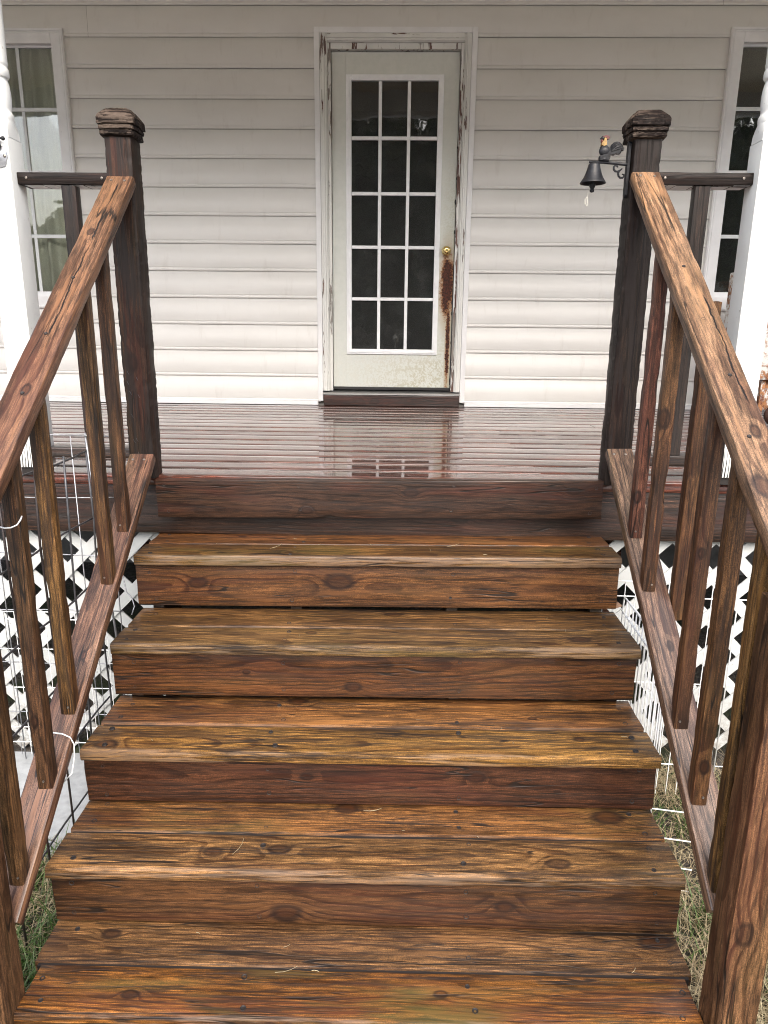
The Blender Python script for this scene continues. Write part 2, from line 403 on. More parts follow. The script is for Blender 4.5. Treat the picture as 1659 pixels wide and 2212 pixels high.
class B:
    """collects shapes into one mesh"""
    def __init__(s): s.v = []; s.f = []
    def add(s, vs, fs):
        k = len(s.v); s.v += [tuple(v) for v in vs]; s.f += [tuple(i + k for i in f) for f in fs]; return s
    def box(s, x0, x1, y0, y1, z0, z1, bev=0.):
        if bev <= 0:
            vs = [(x, y, z) for x in (x0, x1) for y in (y0, y1) for z in (z0, z1)]
            return s.add(vs, [(0, 1, 3, 2), (4, 6, 7, 5), (0, 4, 5, 1), (2, 3, 7, 6), (0, 2, 6, 4), (1, 5, 7, 3)])
        bm = bmesh.new(); bmesh.ops.create_cube(bm, size=1.)
        for v in bm.verts:
            v.co = Vector(((x0 + x1) / 2 + v.co.x * (x1 - x0), (y0 + y1) / 2 + v.co.y * (y1 - y0), (z0 + z1) / 2 + v.co.z * (z1 - z0)))
        bmesh.ops.bevel(bm, geom=list(bm.edges), offset=bev, segments=2, affect='EDGES', profile=.6)
        bm.verts.index_update()
        s.add([v.co[:] for v in bm.verts], [[v.index for v in f.verts] for f in bm.faces]); bm.free(); return s
    def tube(s, pts, r, n=7, closed=False):
        pts = [Vector(p) for p in pts]; rings = []; N = len(pts)
        rad = r if isinstance(r, (list, tuple)) else [r] * N
        up = None
        for i, p in enumerate(pts):
            d = (pts[min(i + 1, N - 1)] - pts[max(i - 1, 0)]).normalized()
            if up is None:
                up = d.orthogonal().normalized()
            up = (up - d * up.dot(d)).normalized(); sd = d.cross(up)
            rings.append([p + (up * math.cos(2 * PI * k / n) + sd * math.sin(2 * PI * k / n)) * rad[i] for k in range(n)])
        vs = [v for rr in rings for v in rr]; fs = []
        for i in range(N - 1):
            for k in range(n):
                fs.append((i * n + k, i * n + (k + 1) % n, (i + 1) * n + (k + 1) % n, (i + 1) * n + k))
        fs.append(tuple(range(n))[::-1]); fs.append(tuple((N - 1) * n + k for k in range(n)))
        return s.add(vs, fs)
    def lathe(s, prof, c, n=28, axis='Z'):
        vs = []; fs = []
        for (r, h) in prof:
            for k in range(n):
                a = 2 * PI * k / n
                p = (r * math.cos(a), r * math.sin(a), h) if axis == 'Z' else (r * math.cos(a), h, r * math.sin(a))
                vs.append((c[0] + p[0], c[1] + p[1], c[2] + p[2]))
        for i in range(len(prof) - 1):
            for k in range(n):
                fs.append((i * n + k, i * n + (k + 1) % n, (i + 1) * n + (k + 1) % n, (i + 1) * n + k))
        fs.append(tuple(range(n))); fs.append(tuple((len(prof) - 1) * n + k for k in range(n)))
        return s.add(vs, fs)
    def ball(s, c, r, n=12, m=8):
        rx, ry, rz = r if isinstance(r, (tuple, list)) else (r, r, r)
        vs = [(c[0], c[1], c[2] - rz)]; fs = []
        for j in range(1, m):
            t = -PI / 2 + PI * j / m
            for k in range(n):
                a = 2 * PI * k / n
                vs.append((c[0] + rx * math.cos(t) * math.cos(a), c[1] + ry * math.cos(t) * math.sin(a), c[2] + rz * math.sin(t)))
        vs.append((c[0], c[1], c[2] + rz)); L = len(vs) - 1
        for k in range(n): fs.append((0, 1 + (k + 1) % n, 1 + k)); fs.append((L, L - n + k, L - n + (k + 1) % n))
        for j in range(m - 2):
            for k in range(n):
                a = 1 + j * n; fs.append((a + k, a + (k + 1) % n, a + n + (k + 1) % n, a + n + k))
        return s.add(vs, fs)
    def slab(s, outline, y0, y1, edge=.0015):
        """an outline in x,z given depth from y0 to y1 with rounded rims"""
        n = len(outline); c = Vector((sum(p[0] for p in outline) / n, sum(p[1] for p in outline) / n))
        def shrink(k): return [(c.x + (p[0] - c.x) * k, c.y + (p[1] - c.y) * k) for p in outline]
        lay = [(shrink(.90), y0), (outline, y0 + (y1 - y0) * .3), (outline, y0 + (y1 - y0) * .7), (shrink(.90), y1)]
        vs = [(p[0], yy, p[1]) for pts, yy in lay for p in pts]; fs = []
        for i in range(3):
            for k in range(n): fs.append((i * n + k, i * n + (k + 1) % n, (i + 1) * n + (k + 1) % n, (i + 1) * n + k))
        fs.append(tuple(range(n))); fs.append(tuple(3 * n + k for k in range(n)))
        return s.add(vs, fs)
    def make(s, name, mat, parent=None, world=None, smooth=False, angle=None, seed=None):
        return part(name, mesh_of(s.v, s.f, name, smooth, angle), mat, parent, world, seed)

def frame_of(center, xdir, zdir):
    x = Vector(xdir).normalized(); z = Vector(zdir); z = (z - x * z.dot(x)).normalized(); y = z.cross(x)
    m = Matrix.Identity(4)
    for i in range(3): m[i][0], m[i][1], m[i][2] = x[i], y[i], z[i]
    m.translation = Vector(center); return m

def board_mesh(L, W, T, r=.004, step=.035, amp=.0006, chip=0., cup=0., bow=0., ragged=0.):
    """a sawn board along local X: rounded edges, slight wane, worn corners and ends"""
    r = min(r, T * .45, W * .45)
    sec = []
    hw, ht = W / 2, T / 2
    def corner(cx, cy, a0):
        for k in range(3):
            a = a0 + k * PI / 4; sec.append((cx + r * math.cos(a), cy + r * math.sin(a), 1))
    def side(p, q, n):
        for k in range(1, n): sec.append((p[0] + (q[0] - p[0]) * k / n, p[1] + (q[1] - p[1]) * k / n, 0))
    corner(hw - r, ht - r, 0); side((hw - r, ht), (-hw + r, ht), 4)
    corner(-hw + r, ht - r, PI / 2); side((-hw, ht - r), (-hw, -ht + r), 2)
    corner(-hw + r, -ht + r, PI); side((-hw + r, -ht), (hw - r, -ht), 4)
    corner(hw - r, -ht + r, 1.5 * PI); side((hw, -ht + r), (hw, ht - r), 2)
    n = len(sec); N = max(4, int(L / step)); sd = random.uniform(0, 90)
    vs = []
    for i in range(N + 1):
        t = i / N; X = -L / 2 + L * t
        b = bow * math.sin(PI * t)
        for (y, z, c) in sec:
            q = Vector((X * 5. + sd, y * 28., z * 28.))
            d = amp * mnoise.noise(q)
            yy, zz = y, z
            k = 1.
            if c:
                ch = mnoise.noise(Vector((X * 9. + sd * 3, y * 9., z * 9.)))
                k -= max(0., ch - .12) * chip / max(hw, .02) * .5
                k -= abs(mnoise.noise(Vector((X * 60. + sd, y * 60, z * 60)))) * ragged / max(hw, .02)
            yy *= k; zz = math.copysign(max(0., abs(zz) - (1 - k) * hw), zz) if c else zz
            zz += d + b + cup * ((y / hw) ** 2 - .4)
            yy += .4 * d
            xx = X
            if i in (0, N): xx += .0025 * mnoise.noise(Vector((y * 60 + sd, z * 60, i)))
            vs.append((xx, yy, zz))
    fs = []
    for i in range(N):
        for k in range(n): fs.append((i * n + k, i * n + (k + 1) % n, (i + 1) * n + (k + 1) % n, (i + 1) * n + k))
    for i, inv in ((0, 1), (N, 0)):
        k0 = len(vs); vs.append((sum(vs[i * n + k][0] for k in range(n)) / n, 0, cup * -.4))
        for k in range(n): fs.append((i * n + k, i * n + (k + 1) % n, k0))
    return mesh_of(vs, fs, 'board', True, 24)

TREAD = (.150, .064, .026); DARKW = (.040, .021, .017); DECK = (.190, .064, .052)
def board(name, parent, center, xdir, zdir, L, W, T, grain=.6, edge=9., split=(0., 8., 9.), tint=TREAD, wear=(.6, .4, .2), rings=120., film=.7, filmr=.16, knots=(), pith=None, seed=None, vary=.12, **kw):
    me = board_mesh(L, W, T, **kw)
    o = part(name, me, WOOD, parent, frame_of(center, xdir, zdir), seed)
    v = 1 + random.uniform(-vary, vary)
    o['tint'] = [c * v * k * (1 + random.uniform(-.05, .05)) for c, k in zip(tint, (.49, .475, .375))]
    o['pith'] = list(pith) if pith else [random.uniform(-.35, .35) * W, -random.uniform(.02, .07), random.choice((-1, 1)) * random.uniform(.008, .028)]
    o['grain'] = grain; o['edge'] = edge; o['split'] = list(split)
    o['wear'] = list(wear); o['finish'] = [rings * .92 * random.uniform(.85, 1.15), film, filmr]
    ks = list(knots)
    if not ks:
        for _ in range(random.choice((0, 0, 1))):
            ks.append((random.uniform(-.45, .45) * L, random.uniform(-.32, .32) * W, random.uniform(.008, .017)))
    for nm, k in zip(('knot_a', 'knot_b', 'knot_c'), (ks + [(9, 9, 0.)] * 3)[:3]): o[nm] = list(k)
    return o

# screw heads: one shared mesh
_sc = B(); _sc.lathe([(.0001, .0012), (.0022, .0006), (.0030, .0016), (.0042, .0012), (.0046, -.002)], (0, 0, 0), 10)
SCREW_ME = mesh_of(_sc.v, _sc.f, 'screw')
_nl = B(); _nl.lathe([(.0001, -.0006), (.003, -.0004), (.0048, .0005), (.0058, -.002)], (0, 0, 0), 9)
NAIL_ME = mesh_of(_nl.v, _nl.f, 'nail')
def screw(parent, p, nrm, mat=SCREW, nail=False, sc=1.):
    me = (NAIL_ME if nail else SCREW_ME)
    if not me.materials: me.materials.append(DARKHOLE if nail else SCREW)
    o = bpy.data.objects.new('nail_head' if nail else 'screw', me)
    wm = frame_of(p, Vector(nrm).orthogonal(), nrm) @ Matrix.Scale(sc, 4)
    link(o, parent, wm); o['seed'] = [random.uniform(0, 9) for _ in range(3)]
    return o

# ------------------------------------------------------------------ SETTING: ground and woods
def ground():
    vs = []; fs = []
    def h(x, y):
        return -1.185 + .018 * mnoise.noise(Vector((x * 1.7, y * 1.7, 0))) + .008 * mnoise.noise(Vector((x * 7, y * 7, 3)))
    xs = [-80, -40, -20, -10, -6] + [-4 + .1 * i for i in range(81)] + [6, 10, 20, 40, 80]
    ys = [-90, -50, -25, -12, -7] + [-4 + .1 * i for i in range(71)] + [6, 12, 30, 60]
    for yv in ys:
        for xv in xs: vs.append((xv, yv, h(xv, yv)))
    nx = len(xs)
    for j in range(len(ys) - 1):
        for i in range(nx - 1): fs.append((j * nx + i, j * nx + i + 1, (j + 1) * nx + i + 1, (j + 1) * nx + i))
    o = part('ground', mesh_of(vs, fs, 'ground', True), SOIL); tag(o, kind='structure', label='damp soil yard around the wooden steps')
ground()
def bounce_ground():  # added pale ground out of view, bounces light onto porch ceiling and upper wall
    g = G('bounce_pale'); P = g.geo(); n = g.noise(P, 60., 4., .7)
    g.bsdf(g.mix(g.step(n, .3, .7), (.40, .385, .355), (.60, .58, .54)), .9, g.bump(n, .02))
    vs = []; fs = []; nx, ny = 40, 34
    for j in range(ny + 1):
        for i in range(nx + 1):
            x = -20 + 40 * i / nx; y = -2.45 - 26 * j / ny
            e = min(i, nx - i, j, ny - j)
            vs.append((x, y, -1.150 + .01 * mnoise.noise(Vector((x * 2, y * 2, 0))) - (.07 if e == 0 else 0)))
    for j in range(ny):
        for i in range(nx): fs.append((j * (nx + 1) + i, j * (nx + 1) + i + 1, (j + 1) * (nx + 1) + i + 1, (j + 1) * (nx + 1) + i))
    tag(part('bounce_gravel', mesh_of(vs, fs, 'bounce_ground', True), g.m), kind='structure', label='added pale gravel ground in front of the steps, bouncing light')
bounce_ground()

# ------------------------------------------------------------------ HOUSE
WY = 2.405                                                     # wall plane
house = thing('house', (0, WY, -1.185), 'cream vinyl sided house wall with a half glazed door between two windows', 'house')
HM = None
# siding, course by course
P_ = .17
prof = [(-.004, .004), (.0110, .0), (.0140, .0025), (.0152, .0075), (.0146, .0135), (.0124, .0180), (.0104, .0198), (.0104, .0216), (.0124, .0236), (.0128, .0265), (.0082, .166), (.004, .1695)]
def siding_mesh(L):
    vs = []; fs = []; n = len(prof); N = max(2, int(L / .12)); sd = random.uniform(0, 50)
    for i in range(N + 1):
        X = L * i / N
        wv = .0011 * mnoise.noise(Vector((X * 1.3 + sd, 0, 0))); zv = .0008 * mnoise.noise(Vector((X * 1.1 + sd, 5, 0)))
        for (o_, z_) in prof: vs.append((X, -(o_ + wv), z_ + zv))
    for i in range(N):
        for k in range(n - 1): fs.append((i * n + k, (i + 1) * n + k, (i + 1) * n + k + 1, i * n + k + 1))
    me = mesh_of(vs, fs, 'siding', True, 50)
    return me
WINL = (-3.13, -2.031, .626, 2.272); WINR = (2.014, 3.11, .650, 2.281)
DX0, DX1 = -.492, .503
splits = {13: [-1.88], 14: [-2.6, 1.95], 12: [2.4], 5: [-2.7]}
for i in range(16):
    zb = .02 + P_ * i
    if i == 0: zb = .022
    segs = [(-3.9, 3.9)]
    def cut(segs, a, b):
        out = []
        for s, e in segs:
            if b <= s or a >= e: out.append((s, e)); continue
            if s < a: out.append((s, a))
            if e > b: out.append((b, e))
        return out
    if zb + .085 < 2.28: segs = cut(segs, DX0 + .015, DX1 - .015)
    zc = zb + .085
    if WINL[2] + .04 < zc < WINL[3] - .04: segs = cut(cut(segs, WINL[0] + .015, WINL[1] - .015), WINR[0] + .015, WINR[1] - .015)
    for sx in splits.get(i, []):
        segs = [q for s, e in segs for q in ([(s, sx), (sx + .0015, e)] if s < sx < e else [(s, e)])]
    for s, e in segs:
        part('siding_plank', siding_mesh(e - s), SIDING, house, Matrix.Translation((s, WY, zb)))
def window_holes(x0, x1, z0, z1, wins):
    pass
# sheathing behind the siding, with openings
sh = B()
sh.box(-3.9, WINL[0], WY + .004, WY + .02, -.3, 2.9); sh.box(WINL[0], WINL[1], WY + .004, WY + .02, -.3, WINL[2]); sh.box(WINL[0], WINL[1], WY + .004, WY + .02, WINL[3], 2.9)
sh.box(WINL[1], DX0 + .03, WY + .004, WY + .02, -.3, 2.9); sh.box(DX0 + .03, DX1 - .03, WY + .004, WY + .02, 2.24, 2.9); sh.box(DX0 + .03, DX1 - .03, WY + .004, WY + .02, -.3, .085)
sh.box(DX1 - .03, WINR[0], WY + .004, WY + .02, -.3, 2.9); sh.box(WINR[0], WINR[1], WY + .004, WY + .02, -.3, WINR[2]); sh.box(WINR[0], WINR[1], WY + .004, WY + .02, WINR[3], 2.9)
sh.box(WINR[1], 3.9, WY + .004, WY + .02, -.3, 2.9)
sh.make('wall', FOUND, house)
# foundation, side walls, back, interior
fb = B(); fb.box(-3.9, 3.9, WY + .025, WY + .2, -1.4, -.06); fb.make('foundation_wall', FOUND, house)
sw = B(); sw.box(-3.9, -3.8, WY + .03, 9, -.3, 2.9); sw.box(3.8, 3.9, WY + .03, 9, -.3, 2.9); sw.box(-3.8, 3.8, 8.9, 9, -.3, 2.9)
sw.make('side_wall', SIDING, house)
rm = B(); rm.box(-3.8, 3.8, WY + .21, 8.9, .04, .08); rm.box(-3.8, 3.8, WY + .025, 8.9, 2.5, 2.56); rm.box(-3.8, 3.8, 5.0, 5.1, .08, 2.5); rm.box(-1.6, -1.5, WY + .03, 5., .08, 2.5); rm.box(1.5, 1.6, WY + .03, 5., .08, 2.5)
rm.make('room_wall', DARK, house)
# porch roof: ceiling, header beam, roof
ce = B(); ce.box(-3.9, 3.9, -.35, WY - .02, 2.62, 2.66); ce.make('porch_ceiling', CEIL, house)
hb = B(); hb.box(-3.9, 3.9, -.035, .06, 2.41, 2.619, .004); hb.make('header_beam', POST_WHITE, house)
rf = B(); rf.add([(-4.2, -.55, 2.67), (4.2, -.55, 2.67), (4.2, 5.6, 4.4), (-4.2, 5.6, 4.4), (-4.2, -.55, 2.74), (4.2, -.55, 2.74), (4.2, 5.6, 4.5), (-4.2, 5.6, 4.5)],
    [(0, 1, 2, 3), (4, 7, 6, 5), (0, 4, 5, 1), (2, 6, 7, 3), (1, 5, 6, 2), (0, 3, 7, 4)])
rf.add([(-4.2, 5.6, 4.4), (4.2, 5.6, 4.4), (4.2, 9.5, 3.3), (-4.2, 9.5, 3.3), (-4.2, 5.6, 4.5), (4.2, 5.6, 4.5), (4.2, 9.5, 3.4), (-4.2, 9.5, 3.4)],
    [(0, 1, 2, 3), (4, 7, 6, 5), (0, 4, 5, 1), (2, 6, 7, 3), (1, 5, 6, 2), (0, 3, 7, 4)])
rf.make('roof', ROOFM, house)
# white starter trim along the deck, left and right
for s, e in ((-3.9, DX0 - .002), (DX1 + .002, 3.9)):
    b = B(); b.box(s, e, WY - .024, WY + .003, .003, .030, .002); b.box(s, e, WY - .020, WY + .003, .0315, .036); b.make('base_trim', WHITE, house)

# --- door assembly
# outer white vinyl channel
for nm, q in (('left', (DX0, DX0 + .033, .030, 2.281)), ('right', (DX1 - .033, DX1, .030, 2.281)), ('top', (DX0 + .0335, DX1 - .0335, 2.249, 2.281))):
    b = B(); b.box(q[0], q[1], WY - .026, WY + .003, q[2], q[3], .002)
    b.make('door_trim', WHITE, house)
# peeling brickmould (stepped profile), each with its own flaking
def casing(x0, x1, z0, z1, peel, vertical, inner):
    b = B()
    y = WY - .030
    if vertical:
        s = 1 if inner == 'right' else -1
        wv = x1 - x0
        if inner == 'right':
            cuts = [(0, .30, .030), (.305, .62, .036), (.625, .86, .031), (.865, 1., .024)]
        else:
            cuts = [(0, .135, .024), (.14, .375, .031), (.38, .695, .036), (.70, 1., .030)]
        for a, c, d in cuts: b.box(x0 + wv * a, x0 + wv * c, WY - d, WY + .06, z0, z1, .0025)
    wm = None
    if not vertical:                                           # the head lies on its side: same profile, grain along the opening
        hv = z1 - z0
        for a, c, d in [(0, .135, .024), (.14, .375, .031), (.38, .695, .036), (.70, 1., .030)]:
            b.box(-(z0 + hv * c), -(z0 + hv * a), WY - d, WY + .06, x0, x1, .0025)
        wm = Matrix.Rotation(math.radians(90), 4, 'Y')
    o = b.make('door_casing', PEEL, house, wm)
    return o
casing(DX0 + .035, -.412, .100, 2.247, .40, True, 'right')
o = casing(.427, DX1 - .035, .100, 2.247, .78, True, 'left'); o['label'] = 'badly flaked right casing with bare red brown wood'
casing(-.4115, .4265, 2.202, 2.247, .42, False, '')
# jambs
for q, pl in (((-.4115, -.3925, .100, 2.2015), .15), ((.4075, .4265, .100, 2.2015), .5)):
    b = B(); b.box(q[0], q[1], WY - .008, WY + .10, q[2], q[3], .0015); o = b.make('door_jamb', PEEL, house); o['peel'] = pl
b = B(); b.box(-.392, .407, WY - .008, WY + .10, 2.168, 2.2012, .0015); o = b.make('door_jamb', PEEL, house); o['peel'] = .1
# door slab with an opening for the glazed light
DCX = .007; DZ = .126; SY = WY + .022                           # slab front
door = B()
hw = .3965; gx0, gx1, gz0, gz1 = -.300 - DCX, .309 - DCX, .345 - DZ, 2.036 - DZ
door.box(-hw, gx0, 0, .044, 0, 2.035, .0015); door.box(gx1, hw, 0, .044, 0, 2.035, .0015)
door.box(gx0, gx1, .0002, .0438, 0, gz0); door.box(gx0, gx1, .0002, .0438, gz1, 2.0345)
dr = door.make('door', DOOR, house, Matrix.Translation((DCX, SY, DZ)))
dr['label'] = 'pale painted steel door with fifteen panes and rust below the knob'
T0 = Matrix.Translation((DCX, SY, DZ))
# light frame around the glass
b = B(); fw = .034
for (a0, a1, c0, c1) in ((gx0, gx0 + fw, gz0, gz1), (gx1 - fw, gx1, gz0, gz1), (gx0 + fw, gx1 - fw, gz0, gz0 + fw), (gx0 + fw, gx1 - fw, gz1 - fw, gz1)):
    b.box(a0, a1, -.010, .030, c0, c1, .003)
for (a0, a1, c0, c1) in ((gx0 + .010, gx0 + .022, gz0 + .010, gz1 - .010), (gx1 - .022, gx1 - .010, gz0 + .010, gz1 - .010), (gx0 + .0225, gx1 - .0225, gz0 + .010, gz0 + .022), (gx0 + .0225, gx1 - .0225, gz1 - .022, gz1 - .010)):
    b.box(a0, a1, -.0135, -.009, c0, c1, .001)
b.make('light_frame', MUNTIN, dr, T0)
ix0, ix1, iz0, iz1 = gx0 + fw, gx1 - fw, gz0 + fw, gz1 - fw
cols = [ix0 + (ix1 - ix0) * k / 3 for k in range(4)]; rows = [iz0 + (iz1 - iz0) * k / 5 for k in range(6)]
for k in (1, 2):
    b = B(); b.box(cols[k] - .0105, cols[k] + .0105, -.009, .022, iz0 + .0005, iz1 - .0005, .004); b.make('muntin', MUNTIN, dr, T0)
for k in (1, 2, 3, 4):
    for j in range(3):
        b = B(); b.box(cols[j] + (.0107 if j else .0005), cols[j + 1] - (.0107 if j < 2 else .0005), -.008, .022, rows[k] - .0105, rows[k] + .0105, .004); b.make('muntin', MUNTIN, dr, T0)
for k in range(5):
    for j in range(3):
        b = B(); b.box(cols[j] + .002, cols[j + 1] - .002, .006, .011, rows[k] + .002, rows[k + 1] - .002)
        b.make('pane', GLASS, dr, T0)
# knob
kb = B(); kx, kz = .353 - DCX, 1.011 - DZ
kb.lathe([(.0001, -.0625), (.010, -.0625), (.019, -.058), (.0255, -.048), (.0265, -.040), (.021, -.030), (.013, -.024), (.012, -.012), (.026, -.009), (.030, -.004), (.031, .0005)], (kx, 0, kz), 26, 'Y')
kb.lathe([(.0001, -.0655), (.006, -.0655), (.007, -.0615)], (kx, 0, kz), 14, 'Y')
kb.make('door_knob', BRASS, dr, T0, True, 40)
# little scar above the glass, rotted latch edge
b = B(); b.tube([(.397, -.002, .02 + .003 * 0), (.399, -.002, .35), (.398, -.002, .55), (.399, -.002, .80)], .0042, 6)
for q in (.05, .13, .17, .3, .42, .49, .56, .75, 1.0, 1.18, 1.32, 1.5):
    b.ball((.397 + random.uniform(-.003, .003), -.003, q), (.006, .004, random.uniform(.008, .022)), 7, 5)
b.make('weather_seal', RUBBER, dr, T0)['kind'] = 'stuff'
b = B(); b.box(-.388, .40, WY + .012, WY + .06, .108, .1255); b.make('door_sweep', RUBBER, house)
# threshold
b = B(); b.add([(-.458, WY - .042, .076), (.470, WY - .042, .078), (.470, WY - .042, .087), (-.458, WY - .042, .085), (-.458, WY + .09, .076), (.470, WY + .09, .078), (.470, WY + .09, .108), (-.458, WY + .09, .106), (-.458, WY - .036, .090), (.470, WY - .036, .092)],
    [(0, 1, 2, 3), (3, 2, 9, 8), (8, 9, 6, 7), (0, 4, 5, 1), (4, 7, 6, 5), (1, 5, 6, 9, 2), (0, 3, 8, 7, 4)])
b.make('threshold', ALU, house)
board('threshold_board', house, (.006, WY - .018, .0385), (1, 0, 0), (0, -1, 0), .922, .073, .03, tint=(.060, .020, .016), wear=(.5, .7, 0), knots=[(-.112, -.008, .020)], film=.6, filmr=.2)

# windows
def window(x0, x1, z0, z1, gx0, gx1, gz0, gz1, label_pane, muntin_x):
    wi = B()
    yo = WY - .030
    wi.box(x0, gx0, yo, WY + .03, z0, z1, .003); wi.box(gx1, x1, yo, WY + .03, z0, z1, .003)
    wi.box(gx0 + .0003, gx1 - .0003, yo + .0005, WY + .03, gz1, z1, .003); wi.box(gx0 + .0003, gx1 - .0003, yo + .0005, WY + .03, z0, gz0, .003)
    # raised outer bead
    for a0, a1, c0, c1 in ((x0 + .006, x0 + .016, z0 + .006, z1 - .006), (x1 - .016, x1 - .006, z0 + .006, z1 - .006), (x0 + .0165, x1 - .0165, z1 - .016, z1 - .006), (x0 + .0165, x1 - .0165, z0 + .006, z0 + .016)):
        wi.box(a0, a1, yo - .005, yo + .002, c0, c1, .0015)
    for a0, a1, c0, c1 in ((x0 + .020, x0 + .026, z0 + .020, z1 - .020), (x1 - .026, x1 - .020, z0 + .020, z1 - .020), (x0 + .0265, x1 - .0265, z1 - .026, z1 - .020)):
        wi.box(a0, a1, yo - .003, yo + .002, c0, c1, .001)
    wf = wi.make('window', WHITE, house)
    zm = (gz0 + gz1) / 2
    s = B()
    for c0, c1, dy in ((gz0, zm, .0), (zm + .001, gz1, .012)):
        s.box(gx0, gx0 + .012, WY - .004 + dy, WY + .02 + dy, c0, c1, .001); s.box(gx1 - .012, gx1, WY - .004 + dy, WY + .02 + dy, c0, c1, .001)
        s.box(gx0 + .0125, gx1 - .0125, WY - .004 + dy, WY + .02 + dy, c0, c0 + .03, .001); s.box(gx0 + .0125, gx1 - .0125, WY - .004 + dy, WY + .02 + dy, c1 - (.03 if dy == 0 else .012), c1, .001)
    s.make('sash', WHITE, wf)
    for c0, c1, dy in ((gz0 + .03, zm - .03, 0.), (zm + .031, gz1 - .012, .012)):
        b = B(); b.box(gx0 + .0125, gx1 - .0125, WY + .004 + dy, WY + .008 + dy, c0, c1); b.make('pane', WGLASS, wf)
        zq = (c0 + c1) / 2 + .005
        b = B(); b.box(gx0 + .0125, gx1 - .0125, WY - .003 + dy, WY + .0035 + dy, zq - .011, zq + .011, .0015); b.make('muntin', MUNTIN_G, wf)
        for mx in muntin_x:
            for e0, e1 in ((c0, zq - .0115), (zq + .0115, c1)):
                b = B(); b.box(mx - .0105, mx + .0105, WY - .0025 + dy, WY + .0033 + dy, e0, e1, .0015); b.make('muntin', MUNTIN_G, wf)
    return wf
wl = window(WINL[0], WINL[1], WINL[2], WINL[3], -3.045, -2.110, .702, 2.188, '', [-2.343, -2.578, -2.812])
wl['label'] = 'white framed window with pale curtain and sky reflected in it'
wr = window(WINR[0], WINR[1], WINR[2], WINR[3], 2.094, 3.03, .737, 2.200, '', [2.328, 2.562, 2.796])
wr['label'] = 'white framed window with dark glass beside the bell post'

# curtain behind the left window
vs = []; fs = []
NC = 120
for j, z in enumerate((.62, 1.2, 1.8, 2.36)):
    for i in range(NC + 1):
        x = -3.2 + 1.2 * i / NC
        vs.append((x, WY + .085 + .030 * math.sin(x * 42 + .4 * math.sin(x * 9) + j * .12) + .012 * math.sin(x * 97), z))
for j in range(3):
    for i in range(NC): fs.append((j * (NC + 1) + i, j * (NC + 1) + i + 1, (j + 1) * (NC + 1) + i + 1, (j + 1) * (NC + 1) + i))
o = part('curtain', mesh_of(vs, fs, 'curtain', True), CURT); sm = o.modifiers.new('thick', 'SOLIDIFY'); sm.thickness = .002
tag(o, 'pale sheer curtain hanging in folds behind the left window', 'curtain')
# pale heap seen through the lowest door panes
b = B(); random.seed(5)
for cx, cz, rx, rz in ((-.25, .17, .13, .27), (-.13, .15, .12, .25), (-.02, .14, .10, .24), (.07, .14, .08, .25), (-.34, .12, .12, .2)):
    b.ball((cx, WY + .28 + random.uniform(-.03, .03), cz + .08), (rx, .12, rz), 18, 12)
o = b.make('cloth_heap', CLOTH, None, None, True)
d = o.modifiers.new('crumple', 'SUBSURF'); d.levels = 1; d.render_levels = 1
tx = bpy.data.textures.new('crumple', 'CLOUDS'); tx.noise_scale = .09
dm = o.modifiers.new('fold', 'DISPLACE'); dm.texture = tx; dm.strength = .05
tag(o, 'pale crumpled cloth heap on the floor behind the lowest door panes', 'cloth')

# ------------------------------------------------------------------ PORCH DECK
deck = thing('porch_deck', (0, 0, -.2), 'wet brown wooden porch floor of long boards in front of the door', 'porch')
pitch = .1415
joints = {16: -1.43, 14: -1.40, 15: 1.12, 10: 1.15, 12: -2.2, 6: 2.4, 3: -1.9, 8: -2.7}
random.seed(21)
for n in range(17):
    yc = pitch * n + .0695
    segs = [(-3.7, 3.7)]
    if n in joints: segs = [(-3.7, joints[n] - .002), (joints[n] + .002, 3.7)]
    for s, e in segs:
        zoff = random.uniform(-.0006, .0006)
        board('deck_board', deck, ((s + e) / 2, yc, -.019 + zoff), (1, 0, 0), (0, 0, 1), e - s, .1370 + random.uniform(-.0010, .0010) - .0015, .038, tint=DECK, wear=(.55, .55, .05),
              rings=95., film=1., filmr=.022, r=.0045, step=.06, amp=.00004, cup=-.0002, knots=[(random.uniform(-1.3, 1.3), random.uniform(-.04, .04), random.uniform(.009, .016)) for _ in range(3)])
board('rim_joist', deck, (0, .031, -.132), (1, 0, 0), (0, -1, 0), 7.4, .184, .038, tint=(.062, .034, .030), wear=(.6, .4, 0), rings=110., film=.5, filmr=.25, step=.08, knots=[(-.35, .01, .02), (.30, -.02, .02), (-1.05, 0, .014)])
for k in range(13):
    xj = -3.6 + .6 * k
    b = B(); b.box(xj - .019, xj + .019, .052, 2.39, -.222, -.040); o = b.make('joist', WOOD, deck); o['tint'] = [.06, .035, .028]; o['finish'] = [80, 0, .4]; o['wear'] = [.5, .2, 0]
for xs_ in (-2.6, -.9, .9, 2.6):
    b = B(); b.box(xs_ - .045, xs_ + .045, .14, .23, -1.25, -.224); o = b.make('support_post', WOOD, deck); o['tint'] = [.06, .035, .028]; o['finish'] = [80, 0, .4]; o['wear'] = [.5, .2, 0]

